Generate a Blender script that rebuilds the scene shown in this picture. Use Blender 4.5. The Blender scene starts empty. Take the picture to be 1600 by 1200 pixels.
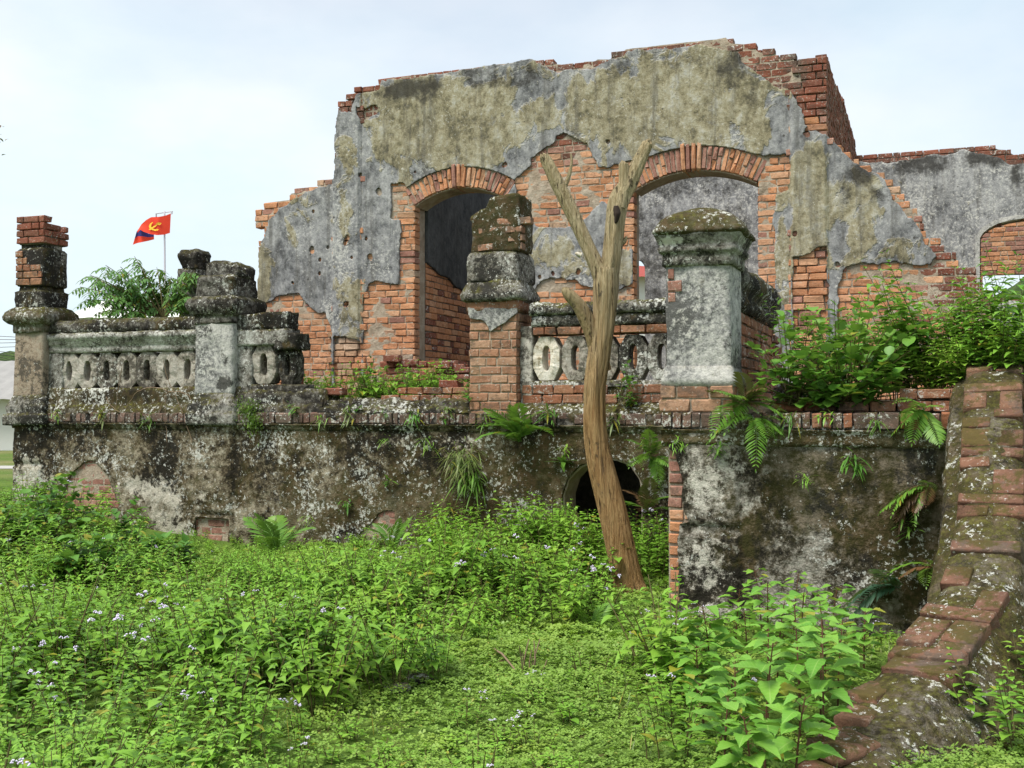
import bpy, bmesh, math, random
import numpy as np
from mathutils import Vector, Matrix, noise as mnoise
from mathutils.geometry import tessellate_polygon

# ------------------------------------------------------------------ camera, sky, sun
S = bpy.context.scene
COL = S.collection
FPX, HOR, EYE = 1750.0, 640.0, 1.6          # focal length in photo pixels, horizon row, eye height
PITCH = math.atan((HOR - 600.0) / FPX)
cam_d = bpy.data.cameras.new('camera'); cam = bpy.data.objects.new('camera', cam_d); COL.objects.link(cam)
cam_d.sensor_width = 36.0; cam_d.lens = 36.0 * FPX / 1600.0
cam_d.clip_start = 0.05; cam_d.clip_end = 5000.0
cam.location = (0, 0, EYE); cam.rotation_euler = (math.pi / 2 + PITCH, 0, 0)
S.camera = cam
S.render.resolution_x, S.render.resolution_y = 1024, 768
S.view_settings.view_transform = 'Standard'; S.view_settings.look = 'None'
S.view_settings.gamma = 1.0; S.view_settings.use_curve_mapping = False
S.view_settings.exposure = 1.8
S.cycles.max_bounces = 5; S.cycles.diffuse_bounces = 3; S.cycles.glossy_bounces = 2; S.cycles.transmission_bounces = 3

SUN_EL, SUN_AZ = math.radians(58), math.radians(-128)   # azimuth from +Y towards +X : behind the camera, to its left
W = bpy.data.worlds.new('World'); S.world = W; W.use_nodes = True
def build_world():
    nt = W.node_tree; nt.nodes.clear()
    n = nt.nodes.new; l = nt.links.new
    out = n('ShaderNodeOutputWorld'); bg = n('ShaderNodeBackground')
    sky = n('ShaderNodeTexSky'); sky.sky_type = 'NISHITA'; sky.sun_disc = False
    sky.sun_elevation = SUN_EL; sky.sun_rotation = SUN_AZ
    sky.air_density = 1.0; sky.dust_density = 2.2; sky.ozone_density = 1.0; sky.altitude = 1100
    tc = n('ShaderNodeTexCoord'); mp = n('ShaderNodeMapping'); mp.inputs['Scale'].default_value = (1.0, 1.0, 2.2)
    mp.inputs['Location'].default_value = (3.1, 0.4, 0.2)
    l(tc.outputs['Generated'], mp.inputs['Vector'])
    nz = n('ShaderNodeTexNoise'); nz.inputs['Scale'].default_value = 1.35; nz.inputs['Detail'].default_value = 7
    nz.inputs['Roughness'].default_value = 0.52
    l(mp.outputs['Vector'], nz.inputs['Vector'])
    rp = n('ShaderNodeValToRGB'); rp.color_ramp.elements[0].position = 0.36; rp.color_ramp.elements[1].position = 0.60
    rp.color_ramp.elements[0].color = (0.62, 0.62, 0.62, 1); rp.color_ramp.elements[1].color = (1, 1, 1, 1)
    l(nz.outputs['Fac'], rp.inputs['Fac'])
    mx = n('ShaderNodeMix'); mx.data_type = 'RGBA'
    l(rp.outputs['Color'], mx.inputs[0]); l(sky.outputs['Color'], mx.inputs[6])
    n2 = n('ShaderNodeTexNoise'); n2.inputs['Scale'].default_value = 2.1; n2.inputs['Detail'].default_value = 6; n2.inputs['Roughness'].default_value = 0.55; l(mp.outputs['Vector'], n2.inputs['Vector'])
    r2 = n('ShaderNodeValToRGB'); r2.color_ramp.elements[0].position = 0.38; r2.color_ramp.elements[1].position = 0.62
    r2.color_ramp.elements[0].color = (0.50, 0.575, 0.61, 1); r2.color_ramp.elements[1].color = (0.62, 0.64, 0.645, 1); l(n2.outputs['Fac'], r2.inputs['Fac'])
    sc = n('ShaderNodeVectorMath'); sc.operation = 'SCALE'; sc.inputs['Scale'].default_value = 10.0; l(r2.outputs['Color'], sc.inputs[0]); l(sc.outputs[0], mx.inputs[7])   # cloud veil
    l(mx.outputs[2], bg.inputs['Color']); bg.inputs['Strength'].default_value = 0.051
    l(bg.outputs[0], out.inputs['Surface'])
build_world()
sun_d = bpy.data.lights.new('sun', 'SUN'); sun_d.energy = 1.5; sun_d.angle = math.radians(26); sun_d.color = (1.0, 0.95, 0.86)
sun = bpy.data.objects.new('sun', sun_d); COL.objects.link(sun)
_sd = Vector((math.sin(SUN_AZ) * math.cos(SUN_EL), math.cos(SUN_AZ) * math.cos(SUN_EL), math.sin(SUN_EL)))
sun.rotation_euler = (-_sd).to_track_quat('-Z', 'Y').to_euler(); sun.location = _sd * 60

# ------------------------------------------------------------------ helpers: pixel rays, noise, meshes, objects
def ray(x, y):
    r, u = (x - 800.0) / FPX, (600.0 - y) / FPX
    cp, sp = math.cos(PITCH), math.sin(PITCH)
    return Vector((r, cp - u * sp, sp + u * cp))
def at_depth(x, y, Y):
    d = ray(x, y); return Vector((0, 0, EYE)) + d * (Y / d.y)

class Frame:                                  # a vertical plane: u along it, z up, o out of it
    def __init__(s, O, d, n):
        s.O = Vector((O[0], O[1], 0)); s.d = Vector((d[0], d[1], 0)).normalized(); s.n = Vector((n[0], n[1], 0)).normalized()
        m = Matrix.Identity(4); m.col[0][:3] = s.d; m.col[1][:3] = -s.n; m.col[2][:3] = (0, 0, 1)
        s.R = m
    def p(s, u, z, o=0.0): return s.O + s.d * u + s.n * o + Vector((0, 0, z))
    def np(s, u, z, o):
        u = np.asarray(u, float); z = np.asarray(z, float); o = np.broadcast_to(np.asarray(o, float), u.shape)
        return np.stack([s.O.x + s.d.x * u + s.n.x * o, s.O.y + s.d.y * u + s.n.y * o, z + 0 * u], -1)
    def px(s, x, y, o=0.0):
        dr = ray(x, y); C = Vector((0, 0, EYE)); P0 = s.O + s.n * o
        t = (P0 - C).dot(s.n) / dr.dot(s.n); h = C + dr * t
        return ((h - s.O).dot(s.d), h.z)
    def poly(s, pts, o=0.0): return np.array([s.px(x, y, o) for x, y in pts])

TH = math.radians(20.4)
DV, NV = (math.cos(TH), -math.sin(TH)), (-math.sin(TH), -math.cos(TH))
BV = (math.sin(TH), math.cos(TH))             # into the house
FF = Frame((3.456, 14.0), DV, NV)             # house front
FT = Frame((1.585, 11.8), DV, NV)             # terrace front
FR = Frame((1.225, 8.75), DV, NV)             # terrace wing front
FB = Frame((3.456 + BV[0] * 6.2, 14.0 + BV[1] * 6.2), DV, NV)   # rear room wall

def _h(i, j, k, seed):
    n = (i * 374761393 + j * 668265263 + k * 2147483647 + seed * 974634777) & 0xffffffff
    n = ((n ^ (n >> 13)) * 1274126177) & 0xffffffff
    return ((n ^ (n >> 16)) & 0xffff) / 65535.0
def vnoise(x, y, z=0.0, seed=0):
    x, y, z = np.broadcast_arrays(np.asarray(x, float), np.asarray(y, float), np.asarray(z, float))
    i, j, k = np.floor(x).astype(np.int64), np.floor(y).astype(np.int64), np.floor(z).astype(np.int64)
    f, g, h = x - i, y - j, z - k
    f, g, h = f * f * (3 - 2 * f), g * g * (3 - 2 * g), h * h * (3 - 2 * h)
    r = 0
    for a in (0, 1):
        for b in (0, 1):
            for c in (0, 1):
                r = r + _h(i + a, j + b, k + c, seed) * (f if a else 1 - f) * (g if b else 1 - g) * (h if c else 1 - h)
    return r * 2 - 1
def fbm(x, y, z=0.0, oct=4, seed=0, gain=0.5):
    r, a, s = 0, 1.0, 1.0
    for k in range(oct):
        r = r + a * vnoise(np.asarray(x) * s, np.asarray(y) * s, np.asarray(z) * s, seed + k * 17); a *= gain; s *= 2.03
    return r

def sdf(poly, U, Z):                          # positive inside
    P = np.asarray(poly, float); n = len(P); best = np.full(U.shape, 1e9); ins = np.zeros(U.shape, bool)
    for i in range(n):
        a, b = P[i], P[(i + 1) % n]; e = b - a; L = max(1e-12, e @ e)
        t = np.clip(((U - a[0]) * e[0] + (Z - a[1]) * e[1]) / L, 0, 1)
        best = np.minimum(best, (U - a[0] - t * e[0]) ** 2 + (Z - a[1] - t * e[1]) ** 2)
        if a[1] != b[1]:
            c = ((a[1] > Z) != (b[1] > Z)) & (U < (b[0] - a[0]) * (Z - a[1]) / (b[1] - a[1]) + a[0])
            ins ^= c
    d = np.sqrt(best); return np.where(ins, d, -d)

def mesh_np(name, V, quads=None, tris=None, smooth=True, mat_index=None):
    V = np.asarray(V, np.float32); q = np.zeros((0, 4), np.int32) if quads is None else np.asarray(quads, np.int32).reshape(-1, 4)
    t = np.zeros((0, 3), np.int32) if tris is None else np.asarray(tris, np.int32).reshape(-1, 3)
    me = bpy.data.meshes.new(name); me.vertices.add(len(V)); me.vertices.foreach_set('co', V.ravel())
    nl = len(q) * 4 + len(t) * 3; me.loops.add(nl); me.polygons.add(len(q) + len(t))
    me.loops.foreach_set('vertex_index', np.concatenate([q.ravel(), t.ravel()]).astype(np.int32))
    ls = np.concatenate([np.arange(len(q)) * 4, len(q) * 4 + np.arange(len(t)) * 3]).astype(np.int32)
    me.polygons.foreach_set('loop_start', ls)
    sm = smooth if not isinstance(smooth, bool) else np.full(len(q) + len(t), smooth)
    me.polygons.foreach_set('use_smooth', np.asarray(sm, bool))
    if mat_index is not None: me.polygons.foreach_set('material_index', np.asarray(mat_index, np.int32))
    me.update(calc_edges=True); me.validate(clean_customdata=False)
    return me
def attr(me, name, vals):
    a = me.attributes.new(name, 'FLOAT', 'POINT'); a.data.foreach_set('value', np.asarray(vals, np.float32))

def obj(name, me, mats=(), parent=None, mw=None):
    o = bpy.data.objects.new(name, me); COL.objects.link(o)
    if me is not None:
        mats = mats if isinstance(mats, (list, tuple)) else [mats]
        if len(me.materials) == 0:
            for m in mats: me.materials.append(m)
    if parent is not None:
        o.parent = parent; o.matrix_parent_inverse = parent.matrix_basis.inverted()
    if mw is not None: o.matrix_basis = mw
    return o
def tag(o, label=None, cat=None, group=None, kind=None):
    for k, v in (('label', label), ('category', cat), ('group', group), ('kind', kind)):
        if v: o[k] = v
    return o
def thing(name, loc, label, cat, group=None):
    o = bpy.data.objects.new(name, None); COL.objects.link(o); o.location = loc
    o.matrix_basis = Matrix.Translation(Vector(loc)); o.empty_display_size = 0.2
    return tag(o, label, cat, group)
class Acc:                                    # collects verts / faces of one mesh
    def __init__(s): s.v, s.q, s.t, s.n = [], [], [], 0
    def add(s, V, q=None, t=None):
        V = np.asarray(V, float).reshape(-1, 3); s.v.append(V)
        if q is not None and len(q): s.q.append(np.asarray(q, int).reshape(-1, 4) + s.n)
        if t is not None and len(t): s.t.append(np.asarray(t, int).reshape(-1, 3) + s.n)
        s.n += len(V)
    def mesh(s, name, smooth=True):
        return mesh_np(name, np.concatenate(s.v), np.concatenate(s.q) if s.q else None, np.concatenate(s.t) if s.t else None, smooth)

# ------------------------------------------------------------------ materials
class NT:
    def __init__(s, name):
        s.m = bpy.data.materials.new(name); s.m.use_nodes = True; s.t = s.m.node_tree; s.t.nodes.clear()
        s.out = s.n('ShaderNodeOutputMaterial'); g = s.n('ShaderNodeNewGeometry'); s.geo = g; s.pos = g.outputs['Position']
    def n(s, k): return s.t.nodes.new(k)
    def put(s, sock, v):
        if hasattr(v, 'links') or isinstance(v, bpy.types.NodeSocket): s.t.links.new(v, sock)
        elif isinstance(v, (tuple, list)) and len(v) == 3 and sock.type == 'RGBA': sock.default_value = (*v, 1)
        else: sock.default_value = v
    def noise(s, sc, det=5, ro=0.55, v=None, dist=0.0, w=None):
        n = s.n('ShaderNodeTexNoise'); s.put(n.inputs['Vector'], v or s.pos)
        n.inputs['Scale'].default_value = sc; n.inputs['Detail'].default_value = min(det, 5); n.inputs['Roughness'].default_value = ro
        n.inputs['Distortion'].default_value = dist; return n.outputs['Fac']
    def voro(s, sc, v=None, feat='F1', rnd=1.0):
        n = s.n('ShaderNodeTexVoronoi'); n.feature = feat; s.put(n.inputs['Vector'], v or s.pos); n.inputs['Scale'].default_value = sc
        n.inputs['Randomness'].default_value = rnd; return n
    def scale(s, v, xyz):
        n = s.n('ShaderNodeMapping'); s.put(n.inputs['Vector'], v); n.inputs['Scale'].default_value = xyz; return n.outputs[0]
    def math(s, op, a, b=0.0, c=None, clamp=False):
        n = s.n('ShaderNodeMath'); n.operation = op; n.use_clamp = clamp; s.put(n.inputs[0], a); s.put(n.inputs[1], b)
        if c is not None: s.put(n.inputs[2], c)
        return n.outputs[0]
    def step(s, v, lo, hi):                   # smooth 0..1 between lo and hi (lo may be a socket)
        n = s.n('ShaderNodeMapRange'); n.interpolation_type = 'SMOOTHSTEP'; s.put(n.inputs[0], v); s.put(n.inputs[1], lo); s.put(n.inputs[2], hi)
        return n.outputs[0]
    def mix(s, f, a, b, mode='MIX'):
        n = s.n('ShaderNodeMix'); n.data_type = 'RGBA'; n.blend_type = mode; s.put(n.inputs[0], f); s.put(n.inputs[6], a); s.put(n.inputs[7], b); return n.outputs[2]
    def ramp(s, f, els):
        n = s.n('ShaderNodeValToRGB'); cr = n.color_ramp
        while len(cr.elements) < len(els): cr.elements.new(0.5)
        for e, (p, c) in zip(cr.elements, els): e.position = p; e.color = (*c, 1)
        s.put(n.inputs[0], f); return n.outputs[0]
    def attr(s, name):
        n = s.n('ShaderNodeAttribute'); n.attribute_name = name; return n.outputs['Fac']
    def local(s):
        return s.n('ShaderNodeTexCoord').outputs['Object']
    def rnd(s):                               # a random number per object and per mesh island
        oi = s.n('ShaderNodeObjectInfo'); return s.math('FRACT', s.math('ADD', oi.outputs['Random'], s.geo.outputs['Random Per Island']))
    def up(s):
        n = s.n('ShaderNodeSeparateXYZ'); s.put(n.inputs[0], s.geo.outputs['Normal']); return n.outputs[2]
    def bump(s, h, st=0.5, d=0.02, nrm=None):
        n = s.n('ShaderNodeBump'); n.inputs['Strength'].default_value = st; n.inputs['Distance'].default_value = d; s.put(n.inputs['Height'], h)
        if nrm is not None: s.put(n.inputs['Normal'], nrm)
        return n.outputs[0]
    def done(s, col, rough=0.9, nrm=None, spec=0.2, **kw):
        b = s.n('ShaderNodeBsdfPrincipled'); s.put(b.inputs['Base Color'], col); s.put(b.inputs['Roughness'], rough)
        b.inputs['Specular IOR Level'].default_value = spec
        if nrm is not None: s.put(b.inputs['Normal'], nrm)
        for k, v in kw.items(): s.put(b.inputs[k], v)
        s.t.links.new(b.outputs[0], s.out.inputs['Surface']); return s.m

def lichen_mask(t, scale, keep, size=0.42, patch=None):
    """pale crusts: fractal patches that gather where the patch field is high, plus a few round spots"""
    n = t.noise(scale * 0.5, 5, 0.8); v = n if patch is None else t.math('ADD', n, t.math('MULTIPLY', patch, 0.13))
    crust = t.step(v, 0.645 - keep * 0.30, 0.69 - keep * 0.30)
    vo = t.voro(scale); sep = t.n('ShaderNodeSeparateColor'); t.put(sep.inputs[0], vo.outputs['Color'])
    on = t.math('GREATER_THAN', sep.outputs[0], 1.0 - keep * 0.35); rad = t.math('MULTIPLY', t.math('MULTIPLY', sep.outputs[1], sep.outputs[1]), size)
    dot = t.math('MULTIPLY', on, t.step(t.math('SUBTRACT', rad, vo.outputs['Distance']), -0.02, 0.08))
    return t.math('MAXIMUM', crust, t.math('MULTIPLY', dot, 0.7))

def make_masonry(name, base, light, dark, moss=0.3, lich=0.3, light_amt=0.45, dark_amt=0.5, top_moss=0.6, bump=0.6, mosscol=(0.045, 0.042, 0.012), fine=13, spread=0.9):
    """weathered render: a crusty fractal mottle from black mould to pale lime, drifting in large patches, with moss and lichen"""
    t = NT(name)
    big = t.noise(1.5, 4, 0.55, t.scale(t.pos, (1.0, 1.0, 0.7))); fn = t.noise(fine, 5, 0.82)
    v = t.math('ADD', fn, t.math('MULTIPLY', t.math('SUBTRACT', big, 0.5), spread))
    v = t.math('ADD', v, (light_amt - dark_amt) * 0.16 + 0.0)
    mid = tuple(0.5 * x + 0.5 * y for x, y in zip(base, light))
    c = t.ramp(v, [(0.39, dark), (0.465, base), (0.54, mid), (0.64, light)])
    c = t.mix(t.math('MULTIPLY', t.step(t.noise(48, 3, 0.7), 0.42, 0.62), 0.45), c, t.mix(0.6, c, dark))
    att = t.attr('pale')
    c = t.mix(t.math('MULTIPLY', t.step(t.math('ADD', att, t.math('MULTIPLY', t.math('SUBTRACT', fn, 0.5), 2.4)), 0.35, 0.75), 0.9), c, t.mix(t.noise(9, 4), light, (0.62, 0.59, 0.52)))
    brn = t.step(t.math('ADD', t.noise(2.3, 5, 0.72, t.scale(t.pos, (1, 1, 0.7))), t.math('MULTIPLY', t.attr('moss'), 0.45)), 0.64 - moss * 0.22, 0.74 - moss * 0.18)
    mcol = t.mix(t.step(t.noise(11, 5, 0.7), 0.4, 0.62), mosscol, (0.085, 0.058, 0.026))
    c = t.mix(t.math('MULTIPLY', brn, 0.7), c, mcol)
    blk = t.step(t.math('ADD', t.attr('black'), t.math('MULTIPLY', t.math('SUBTRACT', t.noise(6, 5, 0.82), 0.5), 2.4)), 0.3, 0.62)
    c = t.mix(t.math('MULTIPLY', blk, 0.85), c, (0.024, 0.023, 0.020))
    upm = t.math('MULTIPLY', t.step(t.math('ADD', t.up(), t.math('MULTIPLY', t.math('SUBTRACT', t.noise(7, 5, 0.7), 0.5), 1.8)), 0.25, 0.8), top_moss)
    mg = t.noise(21, 5, 0.8); upm = t.math('MULTIPLY', upm, t.step(mg, 0.30, 0.56))
    c = t.mix(upm, c, t.ramp(mg, [(0.38, (0.026, 0.020, 0.010)), (0.5, (0.052, 0.045, 0.014)), (0.62, (0.115, 0.115, 0.022))]))
    pm = t.math('MULTIPLY', t.math('SUBTRACT', t.noise(1.9, 4, 0.7), 0.5), 4.2)
    lm = lichen_mask(t, 46, lich * 0.55, 0.52, pm)
    c = t.mix(t.math('MULTIPLY', lm, 0.8), c, t.mix(t.noise(40, 2), (0.42, 0.43, 0.39), (0.66, 0.66, 0.62)))
    h = t.math('ADD', t.noise(fine * 0.8, 5, 0.75), t.math('MULTIPLY', t.noise(3.0, 2), 0.6))
    return t.done(c, 0.93, t.bump(h, bump, 0.045), 0.12)

def make_facade_plaster(name='facade_plaster', tone=1.0, soot=0.0, lime=0.06):
    t = NT(name)
    k = lambda c: tuple(x * tone for x in c)
    fn = t.noise(7.5, 5, 0.78, t.scale(t.pos, (1, 1, 0.75))); big = t.noise(1.5, 4, 0.6); v = t.math('ADD', fn, t.math('MULTIPLY', t.math('SUBTRACT', big, 0.5), 0.55))
    och = t.ramp(v, [(0.34, k((0.105, 0.095, 0.063))), (0.46, k((0.228, 0.200, 0.128))), (0.56, k((0.305, 0.278, 0.195))), (0.70, k((0.385, 0.370, 0.315)))])
    gry = t.ramp(v, [(0.33, k((0.085, 0.086, 0.090))), (0.45, k((0.185, 0.187, 0.192))), (0.56, k((0.262, 0.262, 0.264))), (0.70, k((0.365, 0.365, 0.360)))])
    # thin top coat that has flaked off in places: sharp curling border
    fl = t.math('ADD', t.math('MULTIPLY', t.math('SUBTRACT', t.attr('ochre'), 0.56), 0.34), t.noise(2.7, 5, 0.62, t.scale(t.pos, (1, 1, 0.8)), 0.5))
    m = t.step(fl, 0.465, 0.525)
    c = t.mix(t.math('MULTIPLY', m, t.step(t.noise(5.2, 5, 0.75), 0.22, 0.44)), gry, och)
    rim = t.math('MULTIPLY', t.step(fl, 0.472, 0.490), t.math('SUBTRACT', 1.0, t.step(fl, 0.497, 0.510)))
    c = t.mix(t.math('MULTIPLY', rim, t.math('MULTIPLY', t.step(t.noise(7, 3), 0.42, 0.6), 0.5)), c, k((0.45, 0.44, 0.41)))
    st = t.noise(3.2, 5, 0.7, t.scale(t.pos, (2.4, 2.4, 0.2)))
    c = t.mix(t.math('MULTIPLY', t.step(st, 0.47, 0.70), 0.62), c, k((0.085, 0.080, 0.07)))
    sp = t.noise(24, 5, 0.8)
    pl = t.step(t.math('ADD', sp, t.math('ADD', t.math('MULTIPLY', t.attr('pale'), 0.20), t.math('MULTIPLY', t.math('SUBTRACT', t.noise(1.9, 4), 0.5), 0.25))), 0.60 - lime * 0.2, 0.70 - lime * 0.2)
    c = t.mix(t.math('MULTIPLY', pl, 0.75), c, k((0.52, 0.51, 0.47)))
    c = t.mix(t.math('MULTIPLY', t.math('SUBTRACT', 1.0, t.step(sp, 0.34, 0.42)), 0.6), c, k((0.055, 0.05, 0.045)))
    blk = t.step(t.math('ADD', t.attr('black'), t.math('MULTIPLY', t.math('SUBTRACT', t.noise(4.0, 5, 0.75), 0.5), 2.0)), 0.30, 0.85)
    c = t.mix(t.math('MULTIPLY', blk, 0.86), c, (0.032, 0.030, 0.027))
    pit = t.voro(5.5); sep = t.n('ShaderNodeSeparateColor'); t.put(sep.inputs[0], pit.outputs['Color'])
    pr = t.math('MULTIPLY', t.math('GREATER_THAN', sep.outputs[0], 0.5), t.math('MULTIPLY', sep.outputs[1], 0.11))
    pm = t.step(t.math('SUBTRACT', pr, pit.outputs['Distance']), 0.0, 0.03)
    c = t.mix(t.math('MULTIPLY', pm, 0.8), c, (0.05, 0.046, 0.042))
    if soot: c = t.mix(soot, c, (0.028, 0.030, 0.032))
    h = t.math('ADD', t.math('MULTIPLY', m, 0.45), t.math('MULTIPLY', fn, 1.1))
    return t.done(c, 0.92, t.bump(h, 0.7, 0.03), 0.12)

def make_brick(name, a, b, cc, grime=0.35, lich=0.1, moss=0.0):
    t = NT(name); r = t.rnd(); r2 = t.math('FRACT', t.math('MULTIPLY', r, 13.7))
    c = t.ramp(r, [(0.0, a), (0.45, b), (0.8, cc), (1.0, a)])
    c = t.mix(t.math('MULTIPLY', r2, 0.35), c, t.mix(0.5, c, (0.10, 0.055, 0.04)))
    fn = t.noise(19, 5, 0.8)
    c = t.mix(t.math('MULTIPLY', t.step(fn, 0.50, 0.66), 0.6), c, t.mix(0.6, c, (0.085, 0.05, 0.036)))
    c = t.mix(t.math('MULTIPLY', t.math('SUBTRACT', 1.0, t.step(fn, 0.33, 0.44)), 0.55), c, (0.44, 0.35, 0.27))
    g = t.step(t.math('ADD', t.noise(2.4, 5, 0.75), t.math('MULTIPLY', t.math('SUBTRACT', fn, 0.5), 0.35)), 0.66 - grime * 0.32, 0.80 - grime * 0.25)
    c = t.mix(t.math('MULTIPLY', g, 0.8), c, t.mix(t.noise(18, 4, 0.7), (0.042, 0.036, 0.030), (0.165, 0.13, 0.105)))
    if moss:
        mm = t.step(t.math('ADD', t.noise(4.4, 5, 0.75), t.math('MULTIPLY', t.up(), 0.10)), 0.64 - moss * 0.2, 0.76 - moss * 0.2)
        c = t.mix(t.math('MULTIPLY', mm, 0.8), c, t.mix(t.noise(24, 4, 0.7), (0.085, 0.082, 0.014), (0.040, 0.032, 0.014)))
    if lich:
        pm = t.math('MULTIPLY', t.math('SUBTRACT', t.noise(2.6, 4, 0.65), 0.52), 3.0)
        lm = lichen_mask(t, 50, lich * 0.6, 0.5, pm)
        c = t.mix(t.math('MULTIPLY', lm, 0.8), c, (0.54, 0.54, 0.50))
    h = t.math('ADD', fn, t.math('MULTIPLY', t.noise(8, 2), 0.8))
    return t.done(c, 0.92, t.bump(h, 0.8, 0.02), 0.12)

def make_mortar(name, a, b):
    t = NT(name); c = t.mix(t.step(t.noise(8, 7, 0.7), 0.35, 0.65), a, b)
    c = t.mix(t.math('MULTIPLY', t.step(t.noise(3, 6, 0.7), 0.52, 0.7), 0.5), c, (0.09, 0.075, 0.06))
    return t.done(c, 0.95, t.bump(t.noise(40, 6, 0.7), 0.8, 0.02), 0.1)

M = {}
M['plaster'] = make_facade_plaster()
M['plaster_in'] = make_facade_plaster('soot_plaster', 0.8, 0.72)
M['plaster_back'] = make_facade_plaster('rear_plaster', 1.12, 0.0, 0.3)
M['brick'] = make_brick('orange_brick', (0.54, 0.255, 0.13), (0.47, 0.215, 0.115), (0.56, 0.32, 0.195), 0.30, 0.05)
M['brick_pale'] = make_brick('pale_brick', (0.44, 0.25, 0.15), (0.50, 0.36, 0.26), (0.40, 0.19, 0.11), 0.2, 0.05)
M['brick_top'] = make_brick('weathered_red_brick', (0.20, 0.065, 0.042), (0.27, 0.10, 0.065), (0.16, 0.075, 0.055), 0.55, 0.35)
M['brick_pink'] = make_brick('pinkish_brick', (0.33, 0.165, 0.125), (0.27, 0.13, 0.10), (0.38, 0.21, 0.16), 0.3, 0.08)
M['brick_pillar'] = make_brick('mossy_pillar_brick', (0.30, 0.125, 0.065), (0.23, 0.10, 0.06), (0.33, 0.17, 0.10), 0.55, 0.3, 0.25)
M['brick_frieze'] = make_brick('lichened_brick', (0.15, 0.085, 0.066), (0.10, 0.062, 0.05), (0.23, 0.14, 0.11), 0.85, 0.55, 0.45)
M['brick_shaft'] = make_brick('pillar_shaft_brick', (0.38, 0.20, 0.12), (0.31, 0.155, 0.095), (0.42, 0.26, 0.17), 0.62, 0.24, 0.22)
M['brick_coping'] = make_brick('coping_brick', (0.19, 0.095, 0.060), (0.15, 0.078, 0.055), (0.22, 0.12, 0.078), 0.55, 0.14, 0.62)
M['mortar'] = make_mortar('mortar', (0.30, 0.235, 0.175), (0.40, 0.34, 0.27))
M['mortar_dark'] = make_mortar('dark_mortar', (0.10, 0.085, 0.068), (0.17, 0.145, 0.12))
M['base'] = make_masonry('base_plaster', (0.075, 0.058, 0.034), (0.29, 0.255, 0.185), (0.020, 0.017, 0.012), 0.62, 0.42, 0.36, 0.66, 0.6, 0.9, fine=10)
M['base_wing'] = make_masonry('wing_plaster', (0.070, 0.060, 0.042), (0.33, 0.31, 0.27), (0.018, 0.016, 0.012), 0.50, 0.10, 0.42, 0.60, 0.6, 0.9, fine=11)
M['stairwall'] = make_masonry('stair_render', (0.070, 0.058, 0.044), (0.24, 0.215, 0.185), (0.018, 0.015, 0.012), 0.55, 0.22, 0.32, 0.66, 0.6, 1.0, fine=11)
M['stone'] = make_masonry('lichened_stone', (0.13, 0.12, 0.10), (0.32, 0.31, 0.285), (0.032, 0.030, 0.026), 0.35, 0.45, 0.4, 0.62, 0.85)
M['darkstone'] = make_masonry('black_mossy_stone', (0.05, 0.045, 0.037), (0.20, 0.19, 0.17), (0.020, 0.018, 0.016), 0.5, 0.34, 0.28, 0.8, 0.55)
M['tan'] = make_masonry('tan_render', (0.265, 0.205, 0.15), (0.33, 0.285, 0.225), (0.085, 0.072, 0.058), 0.12, 0.06, 0.3, 0.25, 0.3, 0.4)
M['greyrender'] = make_masonry('grey_render', (0.22, 0.22, 0.215), (0.48, 0.47, 0.44), (0.10, 0.098, 0.095), 0.08, 0.16, 0.62, 0.35, 0.35, 0.5, fine=18)
M['rail'] = make_masonry('rail_render', (0.17, 0.16, 0.14), (0.40, 0.39, 0.36), (0.045, 0.041, 0.035), 0.3, 0.45, 0.5, 0.45, 0.9, 0.5)
M['baluster'] = make_masonry('baluster_render', (0.25, 0.225, 0.185), (0.40, 0.375, 0.33), (0.09, 0.08, 0.066), 0.14, 0.16, 0.3, 0.32, 0.4, 0.4)
M['baluster_b'] = make_masonry('stained_baluster', (0.16, 0.145, 0.12), (0.34, 0.32, 0.28), (0.06, 0.053, 0.044), 0.3, 0.3, 0.3, 0.45, 0.5, 0.5)
M['baluster_white'] = make_masonry('limewashed_render', (0.55, 0.50, 0.40), (0.68, 0.65, 0.58), (0.24, 0.20, 0.13), 0.08, 0.05, 0.4, 0.2, 0.25, 0.35)
M['mossband'] = make_masonry('moss_band', (0.05, 0.042, 0.025), (0.17, 0.16, 0.14), (0.024, 0.020, 0.014), 0.9, 0.5, 0.2, 0.6, 0.9)

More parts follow.
